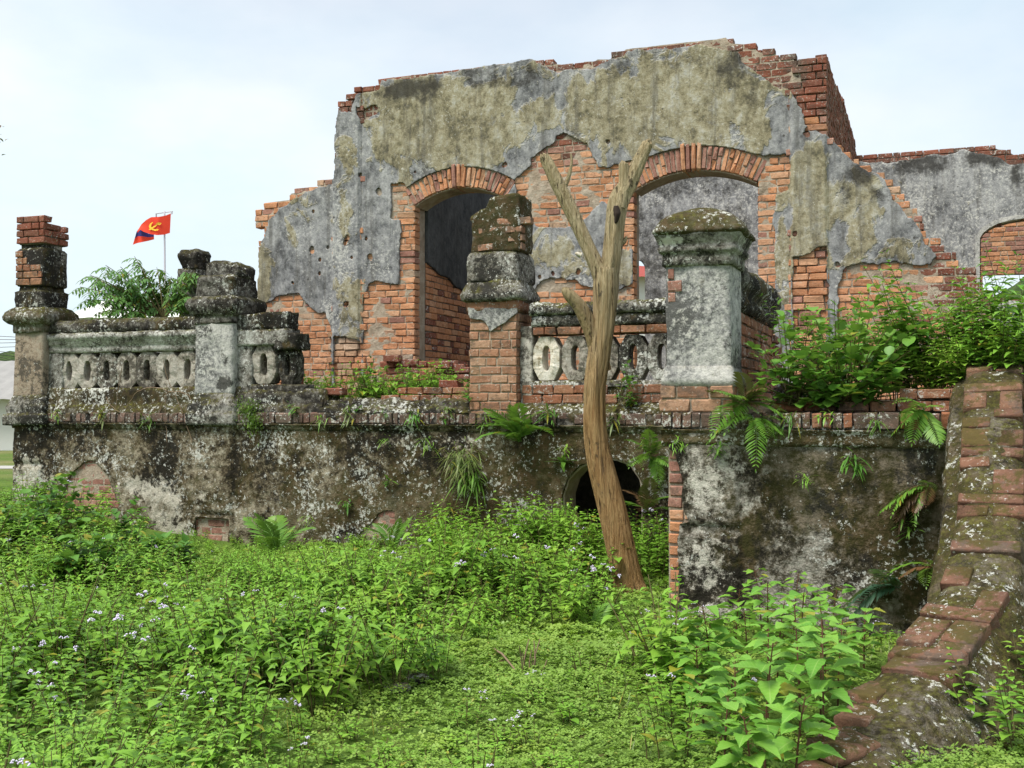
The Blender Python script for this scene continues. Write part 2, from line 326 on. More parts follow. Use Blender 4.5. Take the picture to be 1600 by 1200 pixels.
# ------------------------------------------------------------------ masonry builders
def plaster_sheet(name, fr, field, ur, zr, res, off, thick, mat, parent, relief=None, attrs=None, rough=0.004, seed=3, closed=False):
    """a plaster coat: everything where field(u,z) > 0, with a real broken edge of the given thickness"""
    us = np.arange(ur[0], ur[1] + res, res); zs = np.arange(zr[0], zr[1] + res, res)
    U, Z = np.meshgrid(us, zs); Fv = field(U, Z); nu = len(us)
    idx = lambda r, c: r * nu + c
    pos = Fv > 0; uv = [U.ravel(), Z.ravel()]
    c4 = pos[:-1, :-1].astype(int) + pos[:-1, 1:] + pos[1:, 1:] + pos[1:, :-1]
    R, C = np.nonzero(c4 == 4); quads = np.stack([idx(R, C), idx(R, C + 1), idx(R + 1, C + 1), idx(R + 1, C)], -1)
    R, C = np.nonzero((c4 > 0) & (c4 < 4)); eu, ez, cache, tris = [], [], {}, []
    base = U.size; ff = Fv.ravel()
    def cut(a, b):
        key = (a, b) if a < b else (b, a)
        if key not in cache:
            a, b = key; t = ff[a] / (ff[a] - ff[b]); t = min(0.97, max(0.03, t))
            eu.append(uv[0][a] + (uv[0][b] - uv[0][a]) * t); ez.append(uv[1][a] + (uv[1][b] - uv[1][a]) * t)
            cache[key] = base + len(eu) - 1
        return cache[key]
    for r, c in zip(R.tolist(), C.tolist()):
        cs = [idx(r, c), idx(r, c + 1), idx(r + 1, c + 1), idx(r + 1, c)]; pl = []
        for k in range(4):
            a, b = cs[k], cs[(k + 1) % 4]
            if ff[a] > 0: pl.append(a)
            if (ff[a] > 0) != (ff[b] > 0): pl.append(cut(a, b))
        for k in range(1, len(pl) - 1): tris.append((pl[0], pl[k], pl[k + 1]))
    tris = np.array(tris, int).reshape(-1, 3)
    uu = np.concatenate([uv[0], eu]); zz = np.concatenate([uv[1], ez])
    used = np.unique(np.concatenate([quads.ravel(), tris.ravel()])); remap = np.full(len(uu), -1); remap[used] = np.arange(len(used))
    uu, zz = uu[used], zz[used]; quads = remap[quads]; tris = remap[tris]
    rel = rough * fbm(uu * 3, zz * 3, 0, 4, seed) + 0.5 * rough * fbm(uu * 14, zz * 14, 0, 2, seed + 5)
    if relief is not None: rel = rel + relief(uu, zz)
    V = fr.np(uu, zz, off + rel)
    e = np.concatenate([quads[:, [0, 1]], quads[:, [1, 2]], quads[:, [2, 3]], quads[:, [3, 0]], tris[:, [0, 1]], tris[:, [1, 2]], tris[:, [2, 0]]])
    es = np.sort(e, 1); key = es[:, 0].astype(np.int64) * len(uu) + es[:, 1]
    _, inv, cnt = np.unique(key, return_inverse=True, return_counts=True)
    be = e[cnt[inv] == 1]; bv = np.unique(be); m2 = np.full(len(uu), -1); m2[bv] = np.arange(len(bv)) + len(uu)
    back = fr.np(uu[bv], zz[bv], off - thick + (relief(uu[bv], zz[bv]) if relief is not None else 0))
    wall = np.stack([be[:, 1], be[:, 0], m2[be[:, 0]], m2[be[:, 1]]], -1)
    if closed:
        n0 = len(uu); allb = fr.np(uu, zz, off - thick); full = np.concatenate([V, allb]); wall = np.stack([be[:, 1], be[:, 0], be[:, 0] + n0, be[:, 1] + n0], -1)
        me = mesh_np(name, full, np.concatenate([quads, quads[:, ::-1] + n0, wall]), np.concatenate([tris, tris[:, ::-1] + n0]), False); return obj(name, me, mat, parent)
    nq = len(quads); sm = np.concatenate([np.ones(nq), np.zeros(len(wall)), np.ones(len(tris))])
    me = mesh_np(name, np.concatenate([V, back]), np.concatenate([quads, wall]), tris, sm.astype(bool))
    if attrs:
        for an, fn in attrs.items():
            v = fn(uu, zz); attr(me, an, np.concatenate([v, v[bv]]))
    return obj(name, me, mat, parent)

def blobs(fr, lst, off=0.0):
    """soft ellipses given in photo pixels, used to place stains and flaked areas on a wall"""
    L = []
    for (x, y, rx, ry, a) in lst:
        u, z = fr.px(x, y, off); u1, _ = fr.px(x + rx, y, off); _, z1 = fr.px(x, y - ry, off); L.append((u, z, abs(u1 - u), abs(z1 - z), a))
    def f(U, Z):
        r = np.zeros_like(U)
        for (u, z, ru, rz, a) in L:
            d = np.sqrt(((U - u) / ru) ** 2 + ((Z - z) / rz) ** 2); r = np.maximum(r, a * np.clip(1.35 - d, 0, 1)) if a > 0 else r + a * np.clip(1.35 - d, 0, 1)
        return r
    return f

def prism(name, fr, poly, o0, o1, mat, parent, rough=0.0):
    """a polygon of the wall plane pulled from offset o0 back to o1"""
    bm = bmesh.new(); a = [bm.verts.new(fr.p(u, z, o0)) for u, z in poly]; b = [bm.verts.new(fr.p(u, z, o1)) for u, z in poly]
    n = len(poly)
    for t in tessellate_polygon([[Vector((u, z, 0)) for u, z in poly]]):
        for L in (a, b):
            try: bm.faces.new([L[i] for i in t])
            except ValueError: pass
    for i in range(n): bm.faces.new((a[(i + 1) % n], a[i], b[i], b[(i + 1) % n]))
    bmesh.ops.recalc_face_normals(bm, faces=bm.faces[:])
    me = bpy.data.meshes.new(name); bm.to_mesh(me); bm.free(); return obj(name, me, mat, parent)

def molding(name, fr, u0, u1, prof, mat, parent, step=0.05, amp=0.006, seed=1, closed=True, attrs=None):
    """profile [(o,z)..] swept along the wall, worn by noise"""
    P = []
    for i in range(len(prof) - 1):
        a, b = np.array(prof[i], float), np.array(prof[i + 1], float); k = max(1, int(np.linalg.norm(b - a) / 0.035))
        P += [tuple(a + (b - a) * j / k) for j in range(k)]
    P.append(prof[-1]); P = np.array(P, float); m = len(P)
    us = np.linspace(u0, u1, max(2, int(abs(u1 - u0) / step) + 1)); n = len(us)
    U, I = np.meshgrid(us, np.arange(m), indexing='ij'); O = P[I, 0]; Z = P[I, 1]
    d = amp * fbm(U * 5, Z * 9, O * 9, 4, seed) + amp * 0.8 * fbm(U * 21, Z * 21, O * 21, 2, seed + 3)
    V = fr.np(U, Z + d * 0.8, O + d).reshape(-1, 3); q = []
    r = np.arange(n - 1)[:, None] * m; c = np.arange(m - 1)[None, :]
    q = np.stack([r + c, r + m + c, r + m + c + 1, r + c + 1], -1).reshape(-1, 4)
    t = []
    if closed:
        for s in (0, (n - 1) * m):
            for k in range(1, m - 1): t.append((s, s + k, s + k + 1) if s == 0 else (s, s + k + 1, s + k))
    me = mesh_np(name, V, q, t if t else None, True)
    if attrs:
        for an, fn in attrs.items(): attr(me, an, fn(U.ravel(), Z.ravel()))
    return obj(name, me, mat, parent)

def ring_solid(name, fr, rings, mat, parent, amp=0.012, corner=0.03, seed=1, top=None, dz=0.03, attrs=None):
    """worn rectangular masonry block; rings = [(z, u0, u1, o0, o1)..] from bottom to top (o1 = front)"""
    R = []
    for i in range(len(rings) - 1):
        a, b = np.array(rings[i], float), np.array(rings[i + 1], float); k = max(1, int(np.linalg.norm(b - a) / dz))
        R += [a + (b - a) * j / k for j in range(k)]
    R.append(np.array(rings[-1], float)); K = 11
    def loop(r, sh=0.0):
        z, u0, u1, o0, o1 = r; c = min(corner, 0.45 * abs(u1 - u0), 0.45 * abs(o1 - o0)); pts = []
        s = np.linspace(-1, 1, K + 1)[:-1]
        for (ax, ay, bx, by) in ((u0, o1, u1, o1), (u1, o1, u1, o0), (u1, o0, u0, o0), (u0, o0, u0, o1)):
            for t in (np.arange(K) / K): pts.append((ax + (bx - ax) * t, ay + (by - ay) * t))
        pts = np.array(pts); mu, mo = (u0 + u1) / 2, (o0 + o1) / 2; hu, ho = (u1 - u0) / 2 - c, (o1 - o0) / 2 - c
        q = np.stack([np.clip(pts[:, 0] - mu, -hu, hu), np.clip(pts[:, 1] - mo, -ho, ho)], -1); dd = pts - [mu, mo] - q
        L = np.linalg.norm(dd, axis=1, keepdims=True); L[L < 1e-9] = 1; pts = q + dd / L * c + [mu, mo]
        return pts
    n = 4 * K; A = np.concatenate([np.column_stack([loop(r), np.full(n, r[0])]) for r in R])
    # closing rings towards the middle, top and bottom
    def cap(r, s):
        L = loop(r); m = L.mean(0); return np.column_stack([m + (L - m) * s, np.full(n, r[0])])
    A = np.concatenate([cap(R[0], 0.05), A, cap(R[-1], 0.72), cap(R[-1], 0.4), cap(R[-1], 0.05)])
    m = len(R) + 4; u, o, z = A[:, 0], A[:, 1], A[:, 2]
    d = amp * fbm(u * 4.3, o * 4.3, z * 4.3, 4, seed, 0.55); e = amp * 0.7 * fbm(u * 4.3 + 40, o * 4.3, z * 4.3, 3, seed + 9)
    mu, mo = (u.min() + u.max()) / 2, (o.min() + o.max()) / 2; L = np.hypot(u - mu, o - mo) + 1e-6
    u = u + d * (u - mu) / L * 1.6 + e * 0.4; o = o + d * (o - mo) / L * 1.6 - e * 0.4; z = z + e
    if top is not None: z = top(u, o, z)
    V = fr.np(u, z, o); q = []
    r = np.arange(m - 1)[:, None] * n; c = np.arange(n)[None, :]; c2 = (c + 1) % n
    q = np.stack([r + c, r + c2, r + n + c2, r + n + c], -1).reshape(-1, 4)
    me = mesh_np(name, V, q, None, True)
    if attrs:
        for an, fn in attrs.items(): attr(me, an, fn(u, z))
    return obj(name, me, mat, parent)

# one brick = a worn, bevelled box; eight variants, shared by all
BR = random.Random(5)
def brick_mesh(seed, L=0.24, H=0.08, D=0.12, w=0.0085, bev=0.009):
    r = random.Random(seed); bm = bmesh.new(); bmesh.ops.create_cube(bm, size=1.0)
    bmesh.ops.scale(bm, vec=(L, D, H), verts=bm.verts)
    bmesh.ops.bevel(bm, geom=bm.edges[:], offset=bev, segments=1, affect='EDGES', profile=0.6)
    for v in bm.verts: v.co += Vector((r.uniform(-w, w), r.uniform(-w, w) * 0.7, r.uniform(-w, w) * 0.6))
    me = bpy.data.meshes.new('brick'); bm.to_mesh(me); bm.free(); return me
BRICK_CACHE = {}
def brick_variant(matname):
    if matname not in BRICK_CACHE:
        L = []
        for k in range(8):
            me = brick_mesh(100 + k); me.materials.append(M[matname]); L.append(me)
        BRICK_CACHE[matname] = L
    return BR.choice(BRICK_CACHE[matname])
def brick_mat4(fr, u, z, o, L, H, D, rot=0.0, roll=None):
    """brick whose front face is at offset o, centred on (u, z)"""
    jit = Matrix.Rotation(BR.uniform(-0.018, 0.018), 4, 'Z') @ Matrix.Rotation(BR.uniform(-0.012, 0.012) + rot, 4, 'Y')
    return Matrix.Translation(fr.p(u, z, o - D / 2)) @ fr.R @ jit @ Matrix.Diagonal((L / 0.24, D / 0.12, H / 0.08, 1))
def place_bricks(lst, parent, limit=300, name='brick', rest='brickwork'):
    """lst of (matrix, material); the largest on the picture become objects, the rest one joined part"""
    def size(m):
        p = m.translation; return m.to_scale().x * m.to_scale().z / max(1.0, p.y) ** 2
    lst = sorted(lst, key=lambda e: -size(e[0]))
    for m, mt in lst[:limit]: obj(name, brick_variant(mt), (), parent, m)
    by = {}
    for m, mt in lst[limit:]: by.setdefault(mt, []).append(m)
    for mt, ms in by.items():
        acc = Acc(); 
        for m in ms:
            me = brick_variant(mt); V = np.array([v.co[:] for v in me.vertices]); A = np.array(m)
            V = V @ A[:3, :3].T + A[:3, 3]
            q = [p.vertices[:] for p in me.polygons if len(p.vertices) == 4]; t = [p.vertices[:] for p in me.polygons if len(p.vertices) == 3]
            acc.add(V, q, t)
        tag(obj(rest, acc.mesh(rest, False), M[mt], parent), kind='stuff')
def lay_courses(fr, zr, ur, inside, show, mat_of, off=0.0, course=0.093, L=0.25, gap=0.013, D=0.12, offs=None, jit=0.006, du=0.012):
    """running bond in horizontal courses, kept where inside() and show() hold"""
    out = []; z = zr[0]; row = 0; us = np.arange(ur[0], ur[1], du)
    while z < zr[1]:
        zc = z + course / 2; ins = inside(us, np.full_like(us, zc)) > 0; sh = show(us, np.full_like(us, zc))
        st = np.nonzero(np.diff(np.concatenate([[0], ins.astype(int), [0]])))[0].reshape(-1, 2)
        for a, b in st:
            ua, ub = us[a], us[min(b, len(us) - 1)]; u = ua
            first = True
            while u < ub - 0.035:
                l = BR.choice((L, L, L, L * 0.5, L * 0.78)) * BR.uniform(0.94, 1.05)
                if first and row % 2: l = L * 0.5
                first = False
                e = min(u + l, ub)
                if ub - e < 0.05: e = ub
                k0, k1 = np.searchsorted(us, u), np.searchsorted(us, e)
                if k1 > k0 and sh[k0:k1].any():
                    uc = (u + e) / 2; o = off + (offs(uc, zc) if offs else 0) + BR.uniform(-jit, jit)
                    out.append((brick_mat4(fr, uc, zc, o, e - u - gap * BR.uniform(0.7, 1.3), course - gap * BR.uniform(0.7, 1.2), D), mat_of(uc, zc)))
                u = e
        z += course; row += 1
    return out
# ------------------------------------------------------------------ ground
def ground_z(x, y):
    x = np.asarray(x, float); y = np.asarray(y, float)
    s = np.clip((-x - 3.2) / 3.6, 0, 1); s = s * s * (3 - 2 * s)
    t = np.clip((y - 9.0) / 4.5, 0, 1); t = t * t * (3 - 2 * t)
    near = np.clip((30 - np.hypot(x, y)) / 10, 0, 1)
    h = 0.36 * s * t + near * (0.05 * fbm(x * 0.6, y * 0.6, 0, 3, 11) + 0.02 * fbm(x * 2.3, y * 2.3, 0, 2, 12))
    far = np.clip((np.hypot(x, y) - 22) / 10, 0, 1)
    return h * (1 - 0 * far)
def build_ground():
    xs = np.concatenate([-np.geomspace(900, 9, 40), np.arange(-8.8, 9.0, 0.16), np.geomspace(9, 900, 40)])
    ys = np.concatenate([[-60, -20, -6], np.arange(0, 17, 0.16), np.geomspace(17.2, 1400, 50)])
    X, Y = np.meshgrid(xs, ys); Z = ground_z(X, Y); n = len(xs)
    V = np.stack([X, Y, Z], -1).reshape(-1, 3)
    r = np.arange(len(ys) - 1)[:, None] * n; c = np.arange(n - 1)[None, :]
    q = np.stack([r + c, r + c + 1, r + n + c + 1, r + n + c], -1).reshape(-1, 4)
    t = NT('soil_and_turf')
    c0 = t.mix(t.step(t.noise(1.8, 7, 0.6), 0.35, 0.65), (0.075, 0.135, 0.022), (0.12, 0.185, 0.034))
    c0 = t.mix(t.step(t.noise(6, 6, 0.65), 0.56, 0.7), c0, (0.085, 0.06, 0.03))
    far = t.n('ShaderNodeSeparateXYZ'); t.put(far.inputs[0], t.pos)
    fl = t.step(far.outputs[1], 19, 24)
    fc = t.mix(t.step(t.noise(0.35, 6, 0.6), 0.4, 0.6), (0.10, 0.15, 0.035), (0.20, 0.19, 0.085))
    c0 = t.mix(fl, c0, fc)
    m = t.done(c0, 0.95, t.bump(t.noise(25, 6, 0.7), 0.8, 0.04), 0.1)
    g = obj('ground', mesh_np('ground', V, q), m); tag(g, kind='structure')
build_ground()

# ------------------------------------------------------------------ the ruined house
def circle3(a, b, c):
    (ax, ay), (bx, by), (cx, cy) = a, b, c
    d = 2 * (ax * (by - cy) + bx * (cy - ay) + cx * (ay - by))
    ux = ((ax * ax + ay * ay) * (by - cy) + (bx * bx + by * by) * (cy - ay) + (cx * cx + cy * cy) * (ay - by)) / d
    uy = ((ax * ax + ay * ay) * (cx - bx) + (bx * bx + by * by) * (ax - cx) + (cx * cx + cy * cy) * (bx - ax)) / d
    return ux, uy, math.hypot(ax - ux, ay - uy)
FLOOR = 1.62
house = thing('ruined_house', FF.p(-2.5, 0), 'roofless ruined house of flaking ochre and grey plaster over orange brick, two arched openings', 'building')
front = obj('front_wall', None, (), house); front.empty_display_size = 0.1
TOP = [(405, 375), (404, 440)]
OUT_TOP = [(403, 620), (403, 376), (411, 375), (412, 356), (397, 354), (397, 328), (410, 325), (411, 314), (451, 309), (451, 300), (494, 292), (494, 284), (523, 280),
           (525, 195), (528, 176), (528, 160), (541, 156), (542, 149), (551, 143), (566, 135), (588, 133), (592, 122), (618, 118), (657, 114), (689, 110), (710, 107), (741, 102), (773, 98),
           (836, 90), (849, 95), (878, 97), (886, 101), (908, 100), (909, 93), (928, 92), (930, 89), (952, 89), (953, 81), (972, 79), (974, 74), (1053, 64), (1119, 58), (1137, 54), (1142, 64),
           (1179, 66), (1186, 78), (1215, 80), (1218, 88), (1243, 87), (1245, 98), (1248, 98), (1249, 91), (1262, 87), (1287, 87), (1292, 95), (1293, 211), (1311, 228), (1337, 250), (1348, 259), (1374, 268),
           (1390, 280), (1406, 296), (1419, 317), (1440, 336), (1445, 362), (1450, 370), (1470, 371), (1470, 381), (1477, 392), (1494, 396), (1495, 405), (1499, 420), (1524, 422), (1530, 450), (1552, 456), (1552, 620)]
op = 0.0
outl = FF.poly(OUT_TOP, op); outl[:, 1] = np.maximum(outl[:, 1], FLOOR - 0.1); outl[0, 1] = outl[-1, 1] = FLOOR - 0.1
# arches: three points of the intrados give the circle
def arch(l, c, r, e):
    A, B, C_ = FF.px(*l), FF.px(*c), FF.px(*r); cu, cz, R = circle3(A, B, C_); ext = FF.px(*e)
    return dict(u0=A[0], u1=C_[0], cu=cu, cz=cz, R=R, Re=math.hypot(ext[0] - cu, ext[1] - cz), a0=math.atan2(A[1] - cz, A[0] - cu), a1=math.atan2(C_[1] - cz, C_[0] - cu))
A1 = arch((648, 322), (716, 293), (790, 311), (716, 262))
A2 = arch((990, 298), (1085, 266), (1182, 285), (1078, 230))
def arch_poly(A, R, n=20): return [(A['cu'] + R * math.cos(A['a0'] + (A['a1'] - A['a0']) * k / n), A['cz'] + R * math.sin(A['a0'] + (A['a1'] - A['a0']) * k / n)) for k in range(n + 1)]
def opening(A): return [(A['u0'], FLOOR - 0.5)] + arch_poly(A, A['R']) + [(A['u1'], FLOOR - 0.5)]
def ringp(A): return arch_poly(A, A['R'] - 0.01) + arch_poly(A, A['Re'])[::-1]
op1, op2 = np.array(opening(A1)), np.array(opening(A2)); rg1, rg2 = np.array(ringp(A1)), np.array(ringp(A2))
def f_out(U, Z): return np.minimum(np.minimum(sdf(outl, U, Z), -sdf(op1, U, Z)), -sdf(op2, U, Z))
PLO = 0.030                                   # plaster face in front of the brick face
EXPOSED = [
    [(400, 640), (402, 480), (420, 470), (432, 462), (465, 457), (478, 475), (497, 490), (510, 487), (516, 510), (519, 535), (519, 640)],
    [(521, 640), (521, 525), (540, 526), (560, 531), (564, 534), (564, 640)],
    [(567, 640), (566, 465), (575, 441), (588, 436), (610, 443), (624, 447), (624, 344), (610, 342), (610, 287), (632, 287), (660, 330), (660, 640)],
    [(800, 330), (806, 277), (822, 262), (829, 246), (846, 233), (864, 222), (868, 210), (881, 206), (900, 213), (916, 224), (927, 242), (936, 260), (950, 262), (1005, 244), (1005, 305), (991, 305),
     (991, 388), (966, 388), (962, 330), (948, 319), (939, 318), (925, 328), (914, 341), (904, 355), (883, 358), (841, 355), (827, 344), (815, 344)],
    [(826, 640), (830, 460), (839, 446), (850, 436), (878, 433), (899, 436), (910, 445), (925, 450), (960, 453), (985, 446), (996, 440), (996, 640)],
    [(1175, 300), (1183, 242), (1234, 240), (1235, 301), (1211, 304), (1211, 640), (1175, 640)],
    [(1239, 640), (1240, 402), (1255, 402), (1268, 392), (1285, 385), (1294, 383), (1294, 640)],
    [(1303, 640), (1308, 470), (1312, 440), (1320, 420), (1335, 409), (1355, 412), (1380, 409), (1400, 411), (1430, 415), (1452, 412), (1464, 400), (1475, 388), (1570, 390), (1570, 640)],
    [(555, 166), (570, 168), (588, 164), (590, 176), (575, 184), (564, 190), (556, 178)]]
PL_TOP = [(395, 640), (405, 380), (416, 372), (417, 346), (438, 330), (455, 316), (497, 293), (523, 288), (527, 205), (531, 176), (552, 176), (560, 150), (591, 139), (594, 125), (640, 123), (700, 112), (775, 102), (836, 95),
          (848, 102), (870, 112), (905, 113), (940, 101), (968, 88), (1000, 78), (1040, 75), (1100, 73), (1125, 76), (1150, 84), (1166, 98), (1183, 116), (1205, 135), (1218, 139), (1233, 138), (1236, 142), (1246, 165), (1256, 190),
          (1260, 206), (1275, 206), (1294, 214), (1311, 231), (1337, 256), (1350, 263), (1372, 276), (1388, 296), (1394, 310), (1410, 330), (1428, 350), (1443, 375), (1455, 390), (1463, 400), (1470, 640)]
HOLES = [(544, 374, 6), (541, 381, 4), (577, 402, 6), (487, 391, 5), (512, 386, 3), (500, 406, 3.5), (499, 427, 3), (457, 442, 3), (551, 402, 3), (542, 475, 5), (592, 300, 5), (489, 331, 3), (789, 257, 5), (572, 373, 3),
         (950, 221, 4), (1261, 211, 5), (1242, 366, 4), (1309, 413, 4), (864, 427, 3.5), (843, 433, 3), (903, 424, 4), (648, 268, 2.5), (1165, 300, 3), (563, 274, 3)]
exp_uz = [FF.poly(p, PLO) for p in EXPOSED]; pl_uz = FF.poly(PL_TOP, PLO)
hol_uz = [(*FF.px(x, y, PLO), r * 14.3 / FPX) for x, y, r in HOLES]
def f_plaster(U, Z):
    n1 = 0.026 * fbm(U * 5.5, Z * 5.5, 0, 4, 21, 0.6) + 0.016 * np.abs(vnoise(U * 17, Z * 17, 0, 23)) + 0.010 * vnoise(U * 33, Z * 33, 0, 25)
    f = np.minimum(f_out(U, Z) - 0.012, sdf(pl_uz, U, Z) + n1)
    for e in exp_uz: f = np.minimum(f, -sdf(e, U, Z) + n1 * 0.8)
    for e in (rg1, rg2): f = np.minimum(f, -sdf(e, U, Z) - 0.006)
    for (hu, hz, r) in hol_uz: f = np.minimum(f, np.hypot(U - hu, (Z - hz) * 0.85) - r * (1 + 0.45 * vnoise(U * 22, Z * 22, 0, 8)))
    return f
uPL0, uPL1 = FF.px(521, 400)[0], FF.px(565, 400)[0]; uPR0, uPR1 = FF.px(1237, 400)[0], FF.px(1294, 400)[0]
def pil(U):
    a = ((U > uPL0) & (U < uPL1)); b = ((U > uPR0) & (U < uPR1)); g = (np.abs(U - uPL1) < 0.02) | (np.abs(U - uPR0) < 0.02)
    return np.where(a | b, 0.035, 0.0) - 0.012 * g
ochre = blobs(FF, [(700, 190, 190, 85, 1.0), (640, 175, 90, 60, 1.0), (1050, 160, 200, 90, 1.15), (900, 165, 110, 70, 0.9), (1265, 330, 45, 130, 1.25), (1180, 180, 60, 60, 0.8), (545, 230, 30, 60, 0.75),
                   (550, 480, 28, 70, 0.8), (1340, 330, 50, 90, 0.75), (870, 400, 60, 45, 0.8), (540, 330, 30, 40, 0.6), (1224, 400, 22, 110, 0.95), (975, 410, 14, 40, 1.2), (410, 430, 16, 60, 0.9), (1400, 385, 40, 30, 0.6), (480, 330, 50, 40, 0.35)], PLO)
black = blobs(FF, [(640, 140, 60, 26, 0.85), (740, 120, 90, 28, 0.5), (820, 120, 60, 30, 0.6), (1150, 105, 40, 36, 0.75), (960, 110, 60, 30, 0.45), (1070, 95, 90, 22, 0.35), (1345, 275, 45, 22, 0.75), (1320, 300, 14, 40, 0.5), (1370, 310, 22, 40, 0.5),
                   (560, 150, 40, 18, 0.4), (870, 150, 26, 40, 0.4), (1180, 140, 40, 40, 0.4), (430, 330, 30, 14, 0.3), (1262, 215, 14, 12, 0.7)], PLO)
pale = blobs(FF, [(530, 400, 24, 110, 0.42), (515, 490, 16, 40, 0.55), (500, 350, 60, 60, 0.25), (600, 420, 24, 50, 0.35), (900, 440, 70, 12, 0.5), (1248, 400, 12, 12, 0.5), (1312, 440, 10, 40, 0.5), (1224, 440, 16, 70, 0.4), (1140, 215, 16, 26, 0.3)], PLO)
plaster_sheet('plaster', FF, f_plaster, (outl[:, 0].min() - 0.1, outl[:, 0].max() + 0.1), (FLOOR - 0.1, outl[:, 1].max() + 0.1), 0.022, PLO, 0.045, M['plaster'], front,
              relief=lambda U, Z: pil(U), attrs={'ochre': ochre, 'black': black, 'pale': pale})
# brickwork wherever the plaster is gone
def b_show(U, Z): return (f_plaster(U, Z) < 0.07)
def b_in(U, Z): return np.minimum(f_out(U, Z), np.minimum(-sdf(rg1, U, Z), -sdf(rg2, U, Z)))
px_pale = FF.px(540, 540)[0]
zlow = FF.px(1000, 330)[1]
def b_mat(u, z):
    if z > zlow + 0.95 + BR.uniform(-0.15, 0.15) or (u > FF.px(1440, 350)[0] and z > 2.6 and BR.random() < 0.75): return 'brick_top'
    if abs(u - px_pale) < 0.22 and z < FF.px(540, 500)[1]: return 'brick_pale'
    if z > FF.px(870, 262)[1]: return 'brick_pink' if BR.random() < 0.6 else ('brick_pale' if BR.random() < 0.5 else 'brick')
    r = BR.random(); return 'brick' if r < 0.86 else ('brick_pink' if r < 0.95 else 'brick_pale')
lst = lay_courses(FF, (FLOOR, outl[:, 1].max() + 0.09), (outl[:, 0].min(), outl[:, 0].max()), b_in, b_show, b_mat, 0.0, offs=lambda u, z: float(max(0.0, pil(np.array([u]))[0])), D=0.17)
print('front bricks', len(lst))
place_bricks(lst, front)
plaster_sheet('wall_core', FF, lambda U, Z: f_out(U, Z) - 0.03, (outl[:, 0].min(), outl[:, 0].max()), (FLOOR - 0.1, outl[:, 1].max()), 0.03, -0.007, 0.40, M['mortar'], front, rough=0.011, closed=True)
# arch rings
def voussoirs(A, name, n, key):
    r0, r1 = A['R'], A['Re']; arr = thing_part = obj(name, None, (), house); L = []
    ak = math.atan2(key[1] - A['cz'], key[0] - A['cu'])
    for k in range(n):
        a = A['a0'] + (A['a1'] - A['a0']) * (k + 0.5) / n; wd = abs(A['a1'] - A['a0']) * (r0 + r1) / 2 / n
        iskey = abs(a - ak) < 0.075
        rr0, rr1 = r0 - (0.0 if not iskey else 0.012), r1 + (0.05 if iskey else 0.0); o = 0.012 + (0.03 if iskey else 0) + BR.uniform(-0.004, 0.004)
        rm = (rr0 + rr1) / 2; split = (not iskey) and BR.random() < 0.45
        segs = [(rr0, rr1)] if not split else [(rr0, rr0 + (rr1 - rr0) * (0.42 if k % 2 else 0.6)), (rr0 + (rr1 - rr0) * (0.42 if k % 2 else 0.6), rr1)]
        for s0, s1 in segs:
            m = (s0 + s1) / 2; u, z = A['cu'] + m * math.cos(a), A['cz'] + m * math.sin(a)
            L.append((brick_mat4(FF, u, z, o, s1 - s0 - 0.006, wd - 0.012, 0.44, rot=-a), 'brick' if BR.random() < 0.55 else 'brick_pink'))
    place_bricks(L, arr, name='arch_brick'); prism('arch_core', FF, ringp(A), -0.02, -0.40, M['mortar'], arr)
voussoirs(A1, 'door_arch', 23, FF.px(716, 280)); voussoirs(A2, 'window_arch', 27, FF.px(1077, 250))

# cross wall running back behind the left opening: brick below, sooty plaster above
def side_frame(u, o=-0.42):
    P = FF.p(u, 0, o); return Frame((P.x, P.y), BV, DV)
FP = side_frame(A1['u0'] - 0.02)
part = obj('partition_wall', None, (), house)
pw = [(0, FLOOR - 0.3), (0, 5.2), (1.2, 5.6), (4.6, 5.7), (4.6, FLOOR - 0.3)]
diag = FP.poly([(640, 372), (652, 388), (668, 410), (690, 428), (712, 446), (735, 462), (770, 492), (830, 540)], 0.03)
upper = np.array([(-0.1, 6.2)] + [tuple(p) for p in diag] + [(4.8, 2.2), (4.8, 6.2)])
prism('wall_core', FP, pw, -0.014, -0.36, M['mortar_dark'], part)
def pf(U, Z): return np.minimum(sdf(np.array(pw), U, Z), sdf(upper, U, Z) + 0.03 * fbm(U * 4, Z * 4, 0, 3, 5))
plaster_sheet('plaster', FP, pf, (-0.05, 4.65), (FLOOR, 5.8), 0.04, 0.03, 0.045, M['plaster_in'], part)
place_bricks(lay_courses(FP, (FLOOR, 5.0), (0.0, 4.6), lambda U, Z: sdf(np.array(pw), U, Z), lambda U, Z: pf(U, Z) < 0.08, lambda u, z: 'brick' if BR.random() < 0.8 else 'brick_top', 0.0), part, 300, 'partition_brick', 'brickwork')

# cross wall behind the right pilaster, its top broken, running back to the rear wall
uC = FF.px(1290, 150)[0]
FC = Frame(tuple(FF.p(uC, 0, -0.0))[:2], BV, DV)
cw = obj('cross_wall', None, (), house)
ct = FC.poly([(1291, 90), (1296, 98), (1302, 118), (1309, 140), (1314, 152), (1318, 160), (1327, 190), (1335, 222), (1341, 246)])
cpoly = [(0.05, FLOOR)] + [(max(u, 0.05), z) for u, z in ct] + [(6.2, ct[-1][1]), (6.2, FLOOR)]
prism('wall_core', FC, cpoly, -0.014, -0.40, M['mortar_dark'], cw)
cin = np.array(cpoly)
place_bricks(lay_courses(FC, (FLOOR + 0.4, ct[:, 1].max() + 0.1), (0.0, 6.2), lambda U, Z: sdf(cin, U, Z) + 0.03, lambda U, Z: np.ones_like(U, bool), lambda u, z: 'brick_top', 0.0, course=0.093, D=0.14), cw, 0, 'brick', 'brickwork')

